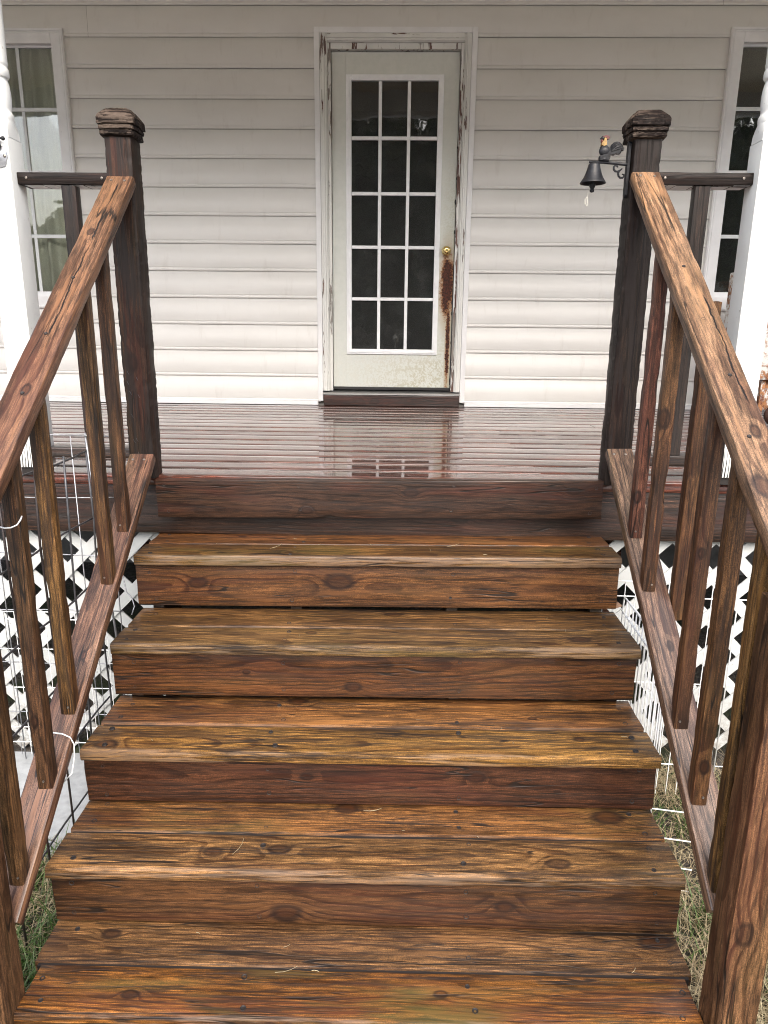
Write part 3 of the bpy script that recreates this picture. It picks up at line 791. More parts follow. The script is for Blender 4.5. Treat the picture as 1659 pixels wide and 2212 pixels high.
# ------------------------------------------------------------------ STAIRCASE
stairs = thing('staircase', (0, -.7, -1.19), 'wet brown wooden staircase of five treads climbing to the porch', 'staircase')
Y = [-.2468, -.5012, -.753, -.9966, -1.2444]
Z = [-.2185, -.4270, -.6372, -.8290, -1.0221]
XR = [(-.8245, .8270), (-.8215, .8310), (-.8270, .8290), (-.8310, .8270), (-.829, .827)]
TILT = .0118
tx_ = Vector((1, 0, TILT)); tz_ = Vector((-TILT, 0, 1)); rz_ = Vector((0, -1, 0))
TK = {  # knots per tread: (front board), (back board) in stair x, and offset from board centre
    0: ([(-.30, -.02, .010)], [(.45, .0, .010), (-.5, .01, .008)]),
    1: ([(.66, .0, .022), (-.2, .03, .010)], [(.065, .03, .020), (-.55, -.02, .008)]),
    2: ([(-.765, -.035, .024), (.62, .02, .012)], [(-.238, .055, .020), (.5, -.03, .010)]),
    3: ([(-.405, .0, .017), (-.23, .014, .017), (.511, -.022, .018)], [(.693, .016, .030), (-.059, .036, .024)]),
    4: ([(.2, .01, .010), (-.55, -.01, .012)], [(.765, .03, .026), (-.664, .02, .016)]),
}
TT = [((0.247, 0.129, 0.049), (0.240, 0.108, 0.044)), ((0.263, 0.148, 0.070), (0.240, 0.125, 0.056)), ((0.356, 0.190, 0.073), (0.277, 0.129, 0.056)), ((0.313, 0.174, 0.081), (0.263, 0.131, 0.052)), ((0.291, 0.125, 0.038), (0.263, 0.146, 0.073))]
TW = [((.35, .25, .40), (.3, .35, .3)), ((.70, .15, .35), (.70, .2, .15)), ((.70, .2, .12), (.70, .45, .05)), ((.62, .2, .18), (.55, .3, .3)), ((.70, .6, .7), (.5, .2, .08))]
random.seed(31)
for i in range(5):
    x0, x1 = XR[i]; L = x1 - x0; xc = (x0 + x1) / 2
    for j in (0, 1):
        ext = (.012, .020, .030, .012, 0.)[i]
        wv = .139 + ext * j
        yc = Y[i] + .0690 + (.1455 + ext / 2) * j
        zc = Z[i] - .019 + TILT * xc - (.003 if i == 2 and j == 0 else 0)
        ks = [(k[0] - xc, k[1], k[2]) for k in TK[i][j]]
        board('tread_board', stairs, (xc, yc, zc), tx_, tz_, (L - .006) if j else (L if i < 4 else 1.606), wv, .038, grain=.54, edge=wv / 2 + (0. if j == 0 else .006), tint=TT[i][j], wear=TW[i][j], rings=(135., 118.)[j], film=.42, filmr=.13,
              r=.008 if j == 0 else .006, step=.025, amp=.0013, chip=.006 if i in (1, 2, 3) else .003, cup=.0012, ragged=.0006, knots=ks, vary=.04)
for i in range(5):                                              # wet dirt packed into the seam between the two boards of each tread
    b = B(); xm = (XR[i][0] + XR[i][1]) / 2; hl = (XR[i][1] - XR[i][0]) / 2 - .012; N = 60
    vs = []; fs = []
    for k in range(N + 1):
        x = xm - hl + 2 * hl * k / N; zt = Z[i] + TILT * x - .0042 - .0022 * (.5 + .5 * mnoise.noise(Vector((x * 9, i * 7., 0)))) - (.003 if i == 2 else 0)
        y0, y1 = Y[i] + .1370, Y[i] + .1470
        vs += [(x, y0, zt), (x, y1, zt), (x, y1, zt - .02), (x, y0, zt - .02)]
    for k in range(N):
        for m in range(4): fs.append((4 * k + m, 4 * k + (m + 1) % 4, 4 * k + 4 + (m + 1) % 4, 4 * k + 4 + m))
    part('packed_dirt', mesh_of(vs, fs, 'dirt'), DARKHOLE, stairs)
RK = {0: [(-.616, .008, .022), (-.125, .017, .030)], 1: [(-.058, -.040, .018), (-.40, .01, .008)], 2: [(-.177, .019, .013), (.313, .024, .017), (.55, -.02, .006)], 3: [(-.202, -.034, .026), (.374, -.005, .022)], -1: [(.118, .025, .016), (.703, .034, .017), (-.258, -.040, .014)]}
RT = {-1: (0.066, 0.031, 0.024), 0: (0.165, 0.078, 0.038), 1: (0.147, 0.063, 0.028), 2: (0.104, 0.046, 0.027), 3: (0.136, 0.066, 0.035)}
for i in range(-1, 4):
    if i < 0:
        yc, zc, half, h = -.019, -.070, .803, .140
    else:
        yc, zc, half = Y[i] + .041, Z[i] - .038 - .0705, .828
        h = (.152, .150, .148, .148)[i]; zc -= (.006, .0045, .004, 0)[i]
        if i == 3: zc -= .004
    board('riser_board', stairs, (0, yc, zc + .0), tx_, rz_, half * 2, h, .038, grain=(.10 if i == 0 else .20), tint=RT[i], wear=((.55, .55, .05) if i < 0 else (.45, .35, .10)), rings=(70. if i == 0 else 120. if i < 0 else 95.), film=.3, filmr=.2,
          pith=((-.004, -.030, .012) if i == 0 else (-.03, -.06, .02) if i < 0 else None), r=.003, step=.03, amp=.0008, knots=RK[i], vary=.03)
    for xs_ in (-.77, -.28, .27, .77):
        for dz in (-.045, .048):
            screw(stairs, (xs_ + random.uniform(-.012, .012), yc - .0192, zc + dz + TILT * xs_ + random.uniform(-.008, .008)), (0, -1, 0), nail=True, sc=random.uniform(1.0, 1.5))
for i in range(5):
    for xs_ in (-.77, -.28, .27, .77):
        for dy in (.035, .105, .175, .25):
            if random.random() < .8:
                screw(stairs, (xs_ + random.uniform(-.015, .015), Y[i] + dy + random.uniform(-.01, .01), Z[i] + TILT * xs_ + .0004), tuple(tz_), nail=True, sc=random.uniform(1.1, 1.6))
# sawtooth stringers
for xs_ in (-.772, -.28, .27, .772):
    pts = []
    dz = TILT * xs_
    for i in range(5):
        yf = Y[i] + .062
        zt = Z[i] - .0395 + dz
        pts.append((yf + .245 if i == 0 else Y[i - 1] + .062, zt)); pts.append((yf, zt))
    pts.append((Y[4] + .062, -1.19)); pts.append((Y[4] + .30, -1.19)); pts.append((.010, -.52)); pts.append((.010, -.258 + dz))
    vs = [(xs_ - .019, p[0], p[1]) for p in pts] + [(xs_ + .019, p[0], p[1]) for p in pts]; n = len(pts)
    fs = [tuple(range(n)), tuple(range(2 * n - 1, n - 1, -1))] + [(k, k + n, (k + 1) % n + n, (k + 1) % n) for k in range(n)]
    o = part('stringer', mesh_of(vs, fs, 'stringer'), WOOD, stairs); o['tint'] = [.030, .022, .019]; o['finish'] = [60, 0, .4]; o['wear'] = [.6, .1, .2]

# ------------------------------------------------------------------ NEWEL POSTS AT THE TOP
def newel(sx, label, knots, tint, wear):
    spl = (0., 8., 9.) if sx < 0 else (-.014, -.52, .40)
    t = thing('newel_post', (sx * .848, .0065, -.004), label, 'newel post', 'tall square newel posts at the top of the stairs')
    p = board('post', t, (sx * .848, .0065, .560), (0, 0, 1), (0, -1, 0), 1.128, .089, .089, split=spl, tint=tint, wear=wear, rings=85., film=.15, filmr=.3, r=.005, step=.010, amp=.0026, chip=.014, ragged=.0030, knots=knots, pith=(.01 * sx, -.02, .012), vary=.02)
    # weathered chamfered cap
    prof_ = [(.046, 1.116), (.055, 1.119), (.0575, 1.124), (.0575, 1.133), (.0545, 1.1345), (.0545, 1.1365), (.0595, 1.138), (.0600, 1.148), (.0565, 1.1495), (.0565, 1.152), (.0630, 1.1535), (.0635, 1.172), (.058, 1.181), (.042, 1.199), (.036, 1.202), (.018, 1.203)]
    vs = []; fs = []; per = []
    nS = 14
    for k in range(4):
        a = [(1, -1), (1, 1), (-1, 1), (-1, -1)]; p0, p1 = a[k], a[(k + 1) % 4]
        for i in range(nS): per.append((p0[0] + (p1[0] - p0[0]) * i / nS, p0[1] + (p1[1] - p0[1]) * i / nS))
    nP = len(per)
    for (h, z) in prof_:
        for (u, v) in per:
            cor = max(0., abs(u) + abs(v) - 1.55) * .010
            q = Vector((u * 3 + sx, v * 3, z * 80)); j = .0014 * mnoise.noise(q) + .0022 * mnoise.noise(q * 4.3) + .0018 * mnoise.noise(q * 11.) - cor * (1 + mnoise.noise(q))
            vs.append((sx * .848 + u * (h + j), .0065 + v * (h + j), z + .002 * mnoise.noise(Vector((u * 2, v * 2, sx)))))
    for i in range(len(prof_) - 1):
        for k in range(nP): fs.append((i * nP + k, i * nP + (k + 1) % nP, (i + 1) * nP + (k + 1) % nP, (i + 1) * nP + k))
    fs.append(tuple(range(nP))[::-1]); fs.append(tuple((len(prof_) - 1) * nP + k for k in range(nP)))
    o = part('post_cap', mesh_of([(v[0] - sx * .848, v[1] - .0065, v[2] - 1.16) for v in vs], fs, 'cap'), WOOD, t, Matrix.Translation((sx * .848, .0065, 1.16)))
    o['tint'] = [.013, .009, .0085]; o['finish'] = [170., .0, .35]; o['grain'] = .8; o['wear'] = [.8, .1, 0]; o['pith'] = [.0, -.03, .0]
    return t
NL = newel(-1, 'dark newel post with a big oval knot, left of the steps', [(-.156, .003, .026)], (.040, .023, .0175), (.85, .35, .05))
NR = newel(1, 'dark newel post carrying the rooster bell, right of the steps', [(.30, .02, .010)], (.024, .016, .0145), (1.0, .1, 0))
# staples left in the left post
b = B()
for (z, x) in ((.37, -.872), (.35, -.842), (.335, -.875), (.30, -.868), (.29, -.84), (.22, -.868), (.13, -.868), (.135, -.858), (.085, -.855)):
    b.tube([(x - .003, -.0385, z + .006), (x, -.0400, z), (x + .003, -.0385, z - .006)], .0006, 5)
o = b.make('staple', STEEL, NL); o['kind'] = 'stuff'

# ------------------------------------------------------------------ STAIR RAILINGS
def railing(sx, label, top0, ts, low0, ls, ys, outer_ys, seedv):
    """top0/low0: height of upper faces at y = -.038; ts/ls slopes"""
    random.seed(seedv)
    t = thing('stair_railing', (sx * .848, -1.19, -1.19), label, 'stair railing', 'sloping wooden railings beside the stairs')
    d = Vector((0, -1, -ts)).normalized(); nrm = Vector((0, -ts, 1)).normalized()
    if sx > 0: ax = d; 
    else: ax = d
    # handrail 2x4 flat on the slope
    y0, y1 = -.039, -1.30
    c = Vector((sx * .848, (y0 + y1) / 2, top0 + ts * ((y0 + y1) / 2 + .038))) - nrm * .019
    Lr = (y0 - y1) * math.sqrt(1 + ts * ts)
    kn = [(.36, .012, .014), (.52, -.02, .02)] if sx > 0 else [(.17, .01, .012), (-.5, -.01, .01)]
    h = board('handrail', t, c, d, nrm, Lr, .0895, .0375, split=(.004, -.78, -.02) if sx < 0 else (.022, -.15, .28), grain=.16, tint=(.345, .225, .170) if sx > 0 else (.230, .128, .098), wear=(.10, .55 if sx < 0 else .35, .08), rings=62., film=.35, filmr=.28,
              r=.006, step=.018, amp=.0014, chip=.007, ragged=.0008, knots=kn, pith=(.03 * sx, -.035, .012), vary=.0)
    for yy in (-.055, -.055, -.30, -.46, -.62, -.80, -.97):
        pass
    for k, (yy, xo) in enumerate(((-.058, -.022), (-.060, .022), (-.30, .005), (-.455, .0), (-.64, -.004), (-.81, .006), (-.97, -.006))):
        p = Vector((sx * .848 + xo, yy, top0 + ts * (yy + .038))) + nrm * .0006
        screw(h, p, nrm, nail=(k > 1), sc=1.0)
    # lower rail
    d2 = Vector((0, -1, -ls)).normalized(); n2 = Vector((0, -ls, 1)).normalized()
    y1 = -1.1825
    c = Vector((sx * .847, (-.039 + y1) / 2, low0 + ls * ((-.039 + y1) / 2 + .038))) - n2 * .019
    lr = board('lower_rail', t, c, d2, n2, (-.039 - y1) * math.sqrt(1 + ls * ls), .089, .0375, grain=.26, tint=(.310, .165, .135) if sx < 0 else (.290, .180, .155), wear=(.4, .35, .25), rings=80., film=.45, filmr=.26,
               r=.005, step=.02, amp=.0011, chip=.005, knots=[(.05, .01, .010)], pith=(.02 * sx, -.04, .016), vary=.0)
    for xo in (-.024, .016): screw(lr, Vector((sx * .847 + xo, -.060, low0 + ls * (-.022))) + n2 * .0006, n2)
    # balusters
    tints = [(0.152, 0.077, 0.048), (0.198, 0.108, 0.057), (0.231, 0.129, 0.059), (0.158, 0.087, 0.053), (0.198, 0.103, 0.061), (0.185, 0.092, 0.053)]
    for k, yy in enumerate(ys):
        xb = sx * .831 if k not in outer_ys else sx * .914
        zt = top0 + ts * (yy - .019 + .038) - .050
        zb = low0 + ls * (yy - .038 + .038) + .0015 if k not in outer_ys else low0 + ls * (yy + .0) - .06
        lean = .012 * (k % 3 - 1)
        ztop = zt + .012 if k not in outer_ys else zt
        bd = Vector((0, lean, 1)).normalized()
        cc = Vector((xb, yy - .019, (zb + ztop) / 2))
        tt = tints[(k + (3 if sx > 0 else 0)) % len(tints)]
        if sx > 0 and k == 0: tt = (.235, .105, .085)
        b = board('baluster', t, cc, (0, 0, 1), (0, -1, 0), ztop - zb, .0385, .0375, grain=.40, tint=tt, wear=(.6, .35, .12), rings=95., film=.25, filmr=.3, r=.0035, step=.012, amp=.0012, chip=.012, ragged=.0012,
                  pith=(random.uniform(-.03, .03), -random.uniform(.03, .06), random.uniform(-.01, .01)), vary=.06)
        if k not in outer_ys: screw(b, (xb + random.uniform(-.008, .008), yy - .0384, zb + .022), (0, -1, 0), sc=.7)
    # lower newel: stands beside the bottom tread
    zt = top0 + ts * (-1.183 + .038) - .052 - .089 * ts
    hh = zt + 1.26
    px = sx * (.8495)
    board('lower_newel', t, (px, -1.2275, zt - hh / 2), (0, 0, 1), (0, -1, 0), hh, .089, .089, grain=.30, tint=(.215, .118, .075), wear=(.25, .35, .12), rings=62., film=.3, filmr=.3, r=.005, step=.014, amp=.0016, chip=.008, ragged=.0010,
          knots=[(-.10, .016 , .019), (-.40, -.004, .019)] if sx > 0 else [(-.22, .0, .020), (.1, -.02, .01)], pith=(-.05 * sx, -.03, .02), vary=.02)
    return t
RL = railing(-1, 'worn reddish wooden stair railing left of the steps, wire tied to it', 1.000, .815, .0856, .800, [-.268, -.425, -.752, -.908, -1.085], (), 41)
RR = railing(1, 'pale tan wooden stair railing right of the steps', 1.021, .760, .1285, .757, [-.312, -.470, -.495, -.808, -.962, -1.118], (2,), 47)
# an eye screw in the right lower newel
b = B(); b.tube([(.8205 - .006 + .006 * math.cos(a), -1.2428 - .004, -.745 + .006 * math.sin(a)) for a in [2 * PI * k / 14 for k in range(15)]], .0016, 6); b.tube([(.8205, -1.2428, -.745), (.8205, -1.232, -.745)], .0016, 6)
b.make('screw_eye', STEEL, RR)

# ------------------------------------------------------------------ GUARD RAILS ON THE PORCH
def guard(sx, label, zt, bx):
    t = thing('porch_railing', (sx * 1.05, .045, 0), label, 'porch railing', 'short dark porch railings beside the newel posts')
    x0, x1 = .8935, 1.2065
    xc, L = sx * (x0 + x1) / 2, x1 - x0
    tp = board('top_rail', t, (xc, .045, zt - .019), (1, 0, 0), (0, 0, 1), L, .089, .038, tint=(.018, .011, .010), wear=(.9, .2, 0), rings=120., film=.1, filmr=.2, r=.004, step=.014, amp=.0014, chip=.006, knots=[(9, 9, 0)])
    # flaking white paint left on its underside
    b = B(); random.seed(3 + int(sx))
    k = x0 + .012
    while k < x1 - .03:
        wv = random.uniform(.02, .06); b.box(sx * k if sx > 0 else -(k + wv), sx * (k + wv) if sx > 0 else -k, .006 + random.uniform(0, .012), .088, zt - .0386, zt - .0379); k += wv + random.uniform(.001, .006)
    b.make('paint_flake', POST_WHITE, tp)
    board('bottom_rail', t, (xc, .045, .078), (1, 0, 0), (0, 0, 1), L, .089, .038, tint=(.060, .030, .026), wear=(.7, .4, 0), rings=120., film=.7, filmr=.12, step=.02, knots=[(9, 9, 0)])
    board('baluster', t, (sx * bx, .026, (.0985 + zt - .040) / 2), (0, 0, 1), (0, -1, 0), zt - .040 - .0985, .050, .038, tint=(.024, .014, .013), wear=(.8, .3, 0), rings=120., film=.4, filmr=.22, step=.02, chip=.004)
    for xx in (x0 + .03, x1 - .03): screw(tp, (sx * xx, -.0002, zt - .018), (0, -1, 0))
    return t
guard(-1, 'short dark railing between white post and left newel', 1.018, 1.042)
guard(1, 'short dark railing between right newel and white post', 1.028, 1.052)

# ------------------------------------------------------------------ WHITE TURNED PORCH POSTS
def porch_post(sx, label):
    t = thing('porch_post', (sx * 1.2545, .014, .0), label, 'porch post', 'white turned posts holding up the porch roof')
    cx, cy, hw = sx * 1.2545, .014, .0465
    b = B(); b.box(cx - hw, cx + hw, cy - hw, cy + hw, .028, 1.118, .003)
    # lamb's tongue from square to round
    n = 32; lay = [(1.118, 0.), (1.140, .12), (1.158, .45), (1.170, .85), (1.175, 1.)]; vs = []; fs = []
    for (z, k) in lay:
        for i in range(n):
            a = 2 * PI * (i + .5) / n; ca, sa = math.cos(a), math.sin(a); m = max(abs(ca), abs(sa)); rs = hw / m; rr = .0465
            r_ = rs * (1 - k) + rr * k; vs.append((cx + r_ * ca, cy + r_ * sa, z))
    for j in range(len(lay) - 1):
        for i in range(n): fs.append((j * n + i, j * n + (i + 1) % n, (j + 1) * n + (i + 1) % n, (j + 1) * n + i))
    b.add(vs, fs)
    tz = [(.0465, 1.172), (.0475, 1.178), (.0480, 1.186), (.0470, 1.193), (.0440, 1.198), (.0425, 1.202), (.0425, 1.207), (.0435, 1.212), (.0455, 1.225), (.0462, 1.240), (.0460, 1.258), (.0445, 1.275), (.0415, 1.289), (.0395, 1.295), (.0395, 1.298), (.0450, 1.301), (.0475, 1.307), (.0478, 1.317), (.0465, 1.326), (.0440, 1.330),
          (.0440, 1.334), (.0455, 1.337), (.0462, 1.343), (.0455, 1.350), (.0462, 1.40), (.0468, 1.50), (.0468, 1.60), (.045, 1.75), (.042, 1.88), (.040, 1.93), (.045, 1.945), (.046, 1.96), (.042, 1.975), (.0465, 2.0), (.0465, 2.03)]
    b.lathe(tz, (cx, cy, 0), 32)
    b.box(cx - hw, cx + hw, cy - hw, cy + hw, 2.02, 2.409, .003)
    s = b.make('shaft', POST_WHITE, t, None, True, 35)
    b = B(); b.box(cx - .040, cx + .040, cy - .040, cy + .040, .0005, .032, .002)
    for k in range(9):
        xk = cx - .04 + .01 * k; b.tube([(xk, cy - hw - .0003, .026), (xk + .002, cy - hw - .0006, .04 + random.uniform(0, .05) ** 1.0), (xk + .001, cy - hw - .0003, .09 + random.uniform(0, .05))], [.0022, .0012, .0004], 5)
    b.make('rotted_foot', DARKHOLE, t)
    return t
PL = porch_post(-1, 'white turned porch post with a metal latch, left edge of the photo')
PRr = porch_post(1, 'white turned porch post in front of the dark window, right edge')
# gate latch on the left post
la = thing('gate_latch', (-1.231, -.0325, 1.07), 'small weathered metal gate latch with black knob on white post', 'latch')
b = B(); b.slab([(-1.243, 1.085), (-1.222, 1.088), (-1.213, 1.066), (-1.2125, 1.055), (-1.222, 1.028), (-1.243, 1.022)], -.0375, -.0328); b.make('plate', GALV, la, None, True, 30)
b = B(); b.tube([(-1.235, -.040, 1.108), (-1.224, -.046, 1.109), (-1.214, -.050, 1.108)], [.004, .004, .0045], 8); b.ball((-1.2135, -.050, 1.107), (.007, .006, .0065), 12, 8); b.ball((-1.238, -.042, 1.089), (.010, .010, .013), 12, 8); b.tube([(-1.235, -.036, 1.108), (-1.240, -.038, 1.06)], .004, 7)
b.make('lever', IRON, la, None, True, 40)
screw(la, (-1.221, -.0378, 1.058), (0, -1, 0), sc=1.2)

# ------------------------------------------------------------------ ROOSTER BELL on the right newel
bell = thing('dinner_bell', (.800, .0, 1.035), 'black cast iron bell with painted rooster on a bracket, fixed to the right newel', 'bell')
yb = .000
def bx_(px, py): return (.679 + (px - 500) * .0001225, 1.056 - (py - 920) * .0001157)
b = B(); b.slab([(.7945, 1.117), (.8032, 1.117), (.8032, .948), (.7945, .948)], yb - .012, yb + .012)
x0, z0 = bx_(500, 920); 
b.tube([(x0, yb, z0), (.72, yb, 1.0555), (.765, yb, 1.052), (.799, yb, 1.049)], [.0042, .0046, .0048, .005], 9)
b.ball((x0, yb, z0), (.005, .005, .0045), 10, 6)
def crv(pts, r): b.tube([(bx_(*p)[0], yb, bx_(*p)[1]) for p in pts], r, 8)
crv([(1230, 1050), (1200, 1010), (1150, 1000), (1120, 1040), (1125, 1110), (1170, 1155), (1230, 1160), (1290, 1130), (1345, 1080)], [.0022, .003, .003, .0032, .0034, .0034, .0034, .003, .0018])
crv([(1262, 1150), (1248, 1210), (1262, 1270), (1310, 1320), (1370, 1320), (1410, 1285), (1400, 1240), (1350, 1225)], [.0034, .0034, .0034, .0034, .0034, .0032, .003, .002])
b.make('bracket', IRON, bell, None, True, 40)
# the bird
body = B()
ol = [bx_(*p) for p in ((705, 900), (700, 830), (715, 765), (745, 770), (790, 760), (740, 690), (715, 600), (722, 530), (760, 500), (870, 480), (905, 530), (955, 555), (985, 540), (1010, 470), (1060, 420), (1140, 400), (1220, 415), (1285, 470), (1325, 550), (1335, 625), (1285, 600), (1268, 690), (1225, 735), (1150, 705), (1090, 755), (1040, 735), (960, 780), (1000, 810), (965, 920))]
body.slab(ol, yb - .009, yb + .009)
cx, cz = bx_(850, 640); body.ball((cx, yb, cz), (.019, .0125, .016), 16, 10)
cx, cz = bx_(1140, 540); body.ball((cx, yb, cz), (.017, .0105, .014), 16, 10)
cx, cz = bx_(850, 850); body.ball((cx, yb, cz), (.014, .011, .008), 14, 8)
for k in range(5):
    a = .35 + k * .32
    c0 = bx_(1000, 660); body.tube([(c0[0], yb - .0095, c0[1]), (c0[0] + .018 * math.cos(a), yb - .0115, c0[1] + .020 * math.sin(a) * .9), (c0[0] + .034 * math.cos(a * .8), yb - .0098, c0[1] + .026 * math.sin(a))], [.001, .0016, .0008], 5)
ro = body.make('rooster', IRON, bell, None, True, 35)
nk = B(); nk.slab([bx_(*p) for p in ((735, 500), (745, 430), (790, 370), (810, 305), (850, 305), (868, 360), (872, 440), (885, 500), (800, 535))], yb - .0102, yb + .0102)
nk.make('neck_feathers', YELLOW, ro, None, True, 35)
hd = B(); cx, cz = bx_(780, 315); hd.ball((cx, yb, cz), (.0068, .0068, .0066), 14, 9); c2 = bx_(700, 330); hd.tube([(cx - .004, yb, cz), (c2[0], yb, c2[1])], [.004, .0008], 8); hd.make('head', IRON, ro, None, True, 40)
cb = B(); cb.slab([bx_(*p) for p in ((745, 285), (790, 255), (860, 240), (925, 255), (955, 300), (930, 345), (880, 355), (860, 300), (800, 290))], yb - .0060, yb + .0060); cb.make('comb', COMB, ro, None, True, 35)
wt = B(); cx, cz = bx_(752, 390); wt.ball((cx, yb, cz), (.0036, .0072, .0062), 10, 8); wt.make('wattle', COMB, ro, None, True)
# the bell itself
bz = lambda py: 1.056 - (py - 920) * .0001157
bcx = .6915
be = B(); be.lathe([(.0001, bz(955)), (.013, bz(955)), (.0165, bz(965)), (.0188, bz(990)), (.0200, bz(1050)), (.0225, bz(1130)), (.0260, bz(1220)), (.0310, bz(1320)), (.0370, bz(1400)), (.0405, bz(1445)), (.0415, bz(1465)), (.0405, bz(1475)), (.0355, bz(1420)), (.026, bz(1260)), (.019, bz(1060)), (.0001, bz(1020))], (bcx, yb, 0), 36)
be.tube([(bcx, yb, bz(960)), (bcx, yb, 1.054)], .0035, 8)
bo = be.make('bell', IRON, bell, None, True, 40)
ck = B(); ck.tube([(bcx, yb, bz(1050)), (bcx, yb, bz(1600))], .003, 8); ck.lathe([(.001, bz(1480)), (.0105, bz(1500)), (.0095, bz(1560)), (.006, bz(1605)), (.0055, bz(1625)), (.0078, bz(1650)), (.007, bz(1690)), (.001, bz(1712))], (bcx - .001, yb, 0), 14); ck.make('clapper', IRON, bo, None, True, 40)
st = B()
for dx in (0, .0022):
    st.tube([(bcx - .004 + dx, yb, bz(1660)), (bcx - .012, yb - dx, bz(1720)), (bcx - .016 + dx, yb, bz(1800)), (bcx - .018 - dx * 2, yb, bz(1900)), (bcx - .019 - dx, yb, bz(2000)), (bcx - .0155 + dx, yb, bz(2075)), (bcx - .013 + dx, yb, bz(1990)), (bcx - .0125, yb, bz(1900)), (bcx - .0145, yb, bz(1820))], .0008, 5)
st.make('pull_string', STRING, bo, None, True)

# ------------------------------------------------------------------ LATTICE SKIRTS
def lattice(xa, xb, z0, z1, ox, oz, label):
    t = thing('lattice_panel', ((xa + xb) / 2, .06, z0), label, 'lattice', 'white lattice panels under the porch')
    pit = .164; sw_ = .0425; L0 = 1e9
    # holes centred at (ox + i*pit, oz + j*pit) and half-way ones; lath centre lines run between: x - z = c and x + z = c
    for sgn, yl in ((1, .0570), (-1, .0655)):
        c_h = ox - sgn * oz
        # holes satisfy (x - sgn z) = c_h + k*pit ; laths are half way
        lo = min(xa - sgn * z0, xa - sgn * z1, xb - sgn * z0, xb - sgn * z1); hi = max(xa - sgn * z0, xa - sgn * z1, xb - sgn * z0, xb - sgn * z1)
        k = math.ceil((lo - c_h) / pit - .5)
        while c_h + (k + .5) * pit < hi:
            c = c_h + (k + .5) * pit; k += 1
            # x = c + sgn z : clip to the rectangle
            pts = []
            za, zb_ = z0, z1
            xA, xB = c + sgn * za, c + sgn * zb_
            def clampx(xv):
                return max(xa, min(xb, xv))
            xA2, xB2 = clampx(xA), clampx(xB)
            zA, zB2 = (xA2 - c) * sgn, (xB2 - c) * sgn
            if abs(zB2 - zA) < .02: continue
            ctr = Vector(((xA2 + xB2) / 2, yl, (zA + zB2) / 2)); Lh = math.hypot(xB2 - xA2, zB2 - zA)
            d = Vector((sgn, 0, 1)).normalized()
            b = B(); b.box(-Lh / 2, Lh / 2, -sw_ / 2, sw_ / 2, -.0038, .0038, .001)
            b.make('lath', LATTICE, t, frame_of(ctr, d, (0, -1, 0)))
    # staples where laths cross
    return t
lattice(-2.4, -.85, -1.17, -.15, -1.125, -.397, 'white lattice skirt under the porch, behind the steel wire panel on the left')
lattice(.85, 2.4, -1.10, -.15, 1.352, -.3755, 'muddy white lattice skirt under the porch, behind the white pen on the right')
# dark under-porch backing: none needed, the crawl space is real

# ------------------------------------------------------------------ WIRE PANELS
sp = thing('rod_fence', (-.935, -.6, -1.18), 'dark steel rod fence panel leaning along the left stair railing', 'wire fence')
RODS = {-1.135: .10, -.967: .10, -.800: .11, -.632: .146, -.457: .149, -.292: .133}
for yv, zt in RODS.items():
    b = B(); pts = [(-.932 + .003 * math.sin(k * 2.1 + yv * 9), yv + .004 * math.sin(k * 1.7 + yv * 5) - (.02 * (k / 6 - .5) if yv < -.7 else 0), -1.17 + (zt + 1.17) * k / 6) for k in range(7)]
    b.tube(pts, .0034, 8); b.make('rod', RUSTROD if yv < -.5 else STEEL, sp, None, True)
for zv in (.133, -.087, -.308, -.527, -.745, -.965):
    b = B(); b.tube([(-.9382, -1.16 + k * .098, zv + .004 * math.sin(k * 1.3 + zv * 11)) for k in range(10)], .0032, 8); b.make('rod', STEEL, sp, None, True)
gp = thing('wire_fence', (-1.2, -.06, -1.18), 'bright galvanised wire fence panel standing against the left lattice', 'wire fence')
for zv in (.150, -.074, -.291, -.512, -.730, -.945):
    b = B(); b.tube([(-1.75 + .1 * k, -.062, zv + .003 * math.sin(k + zv * 9)) for k in range(9)], .0022, 7); b.make('rod', GALV, gp, None, True)
for xv, lean in ((-1.70, 0), (-1.55, 0), (-1.395, .0), (-1.23, .01), (-1.085, .0), (-.962, .0)):
    zt = .155 if xv < -1.0 else -.25
    b = B(); b.tube([(xv, -.066, -1.17), (xv + lean, -.066, -.5), (xv + lean * 2, -.066, zt)], .0021, 7); b.make('rod', GALV, gp, None, True)
b = B(); b.tube([(-1.036, -.056, .160), (-1.013, -.055, -.26), (-.985, -.055, -.70), (-.975, -.055, -1.17)], .0042, 8); b.make('rod', GALV, gp, None, True)
# a bent loop of wire near the second tread
b = B(); b.tube([(-.962, -.066, -.25), (-.93, -.07, -.43), (-.905, -.085, -.452), (-.893, -.10, -.475), (-.898, -.12, -.50)], .0024, 7); b.make('rod', GALV, gp, None, True)
wp = thing('wire_pen', (-1.22, -.10, -1.18), 'fine white wire pen panel low behind the left railing', 'wire pen')
for zv in (-.505, -.535, -.655, -.815, -.985, -1.05):
    b = B(); b.tube([(-1.62, -.105, zv), (-1.0, -.105, zv + .004)], .0019, 6); b.make('wire', WHITEWIRE, wp)
for k in range(17):
    xv = -1.61 + .038 * k; b = B(); b.tube([(xv, -.1085, -1.10), (xv, -.1085, -.505)], .0013, 5); b.make('wire', WHITEWIRE if k % 3 else GALV, wp)

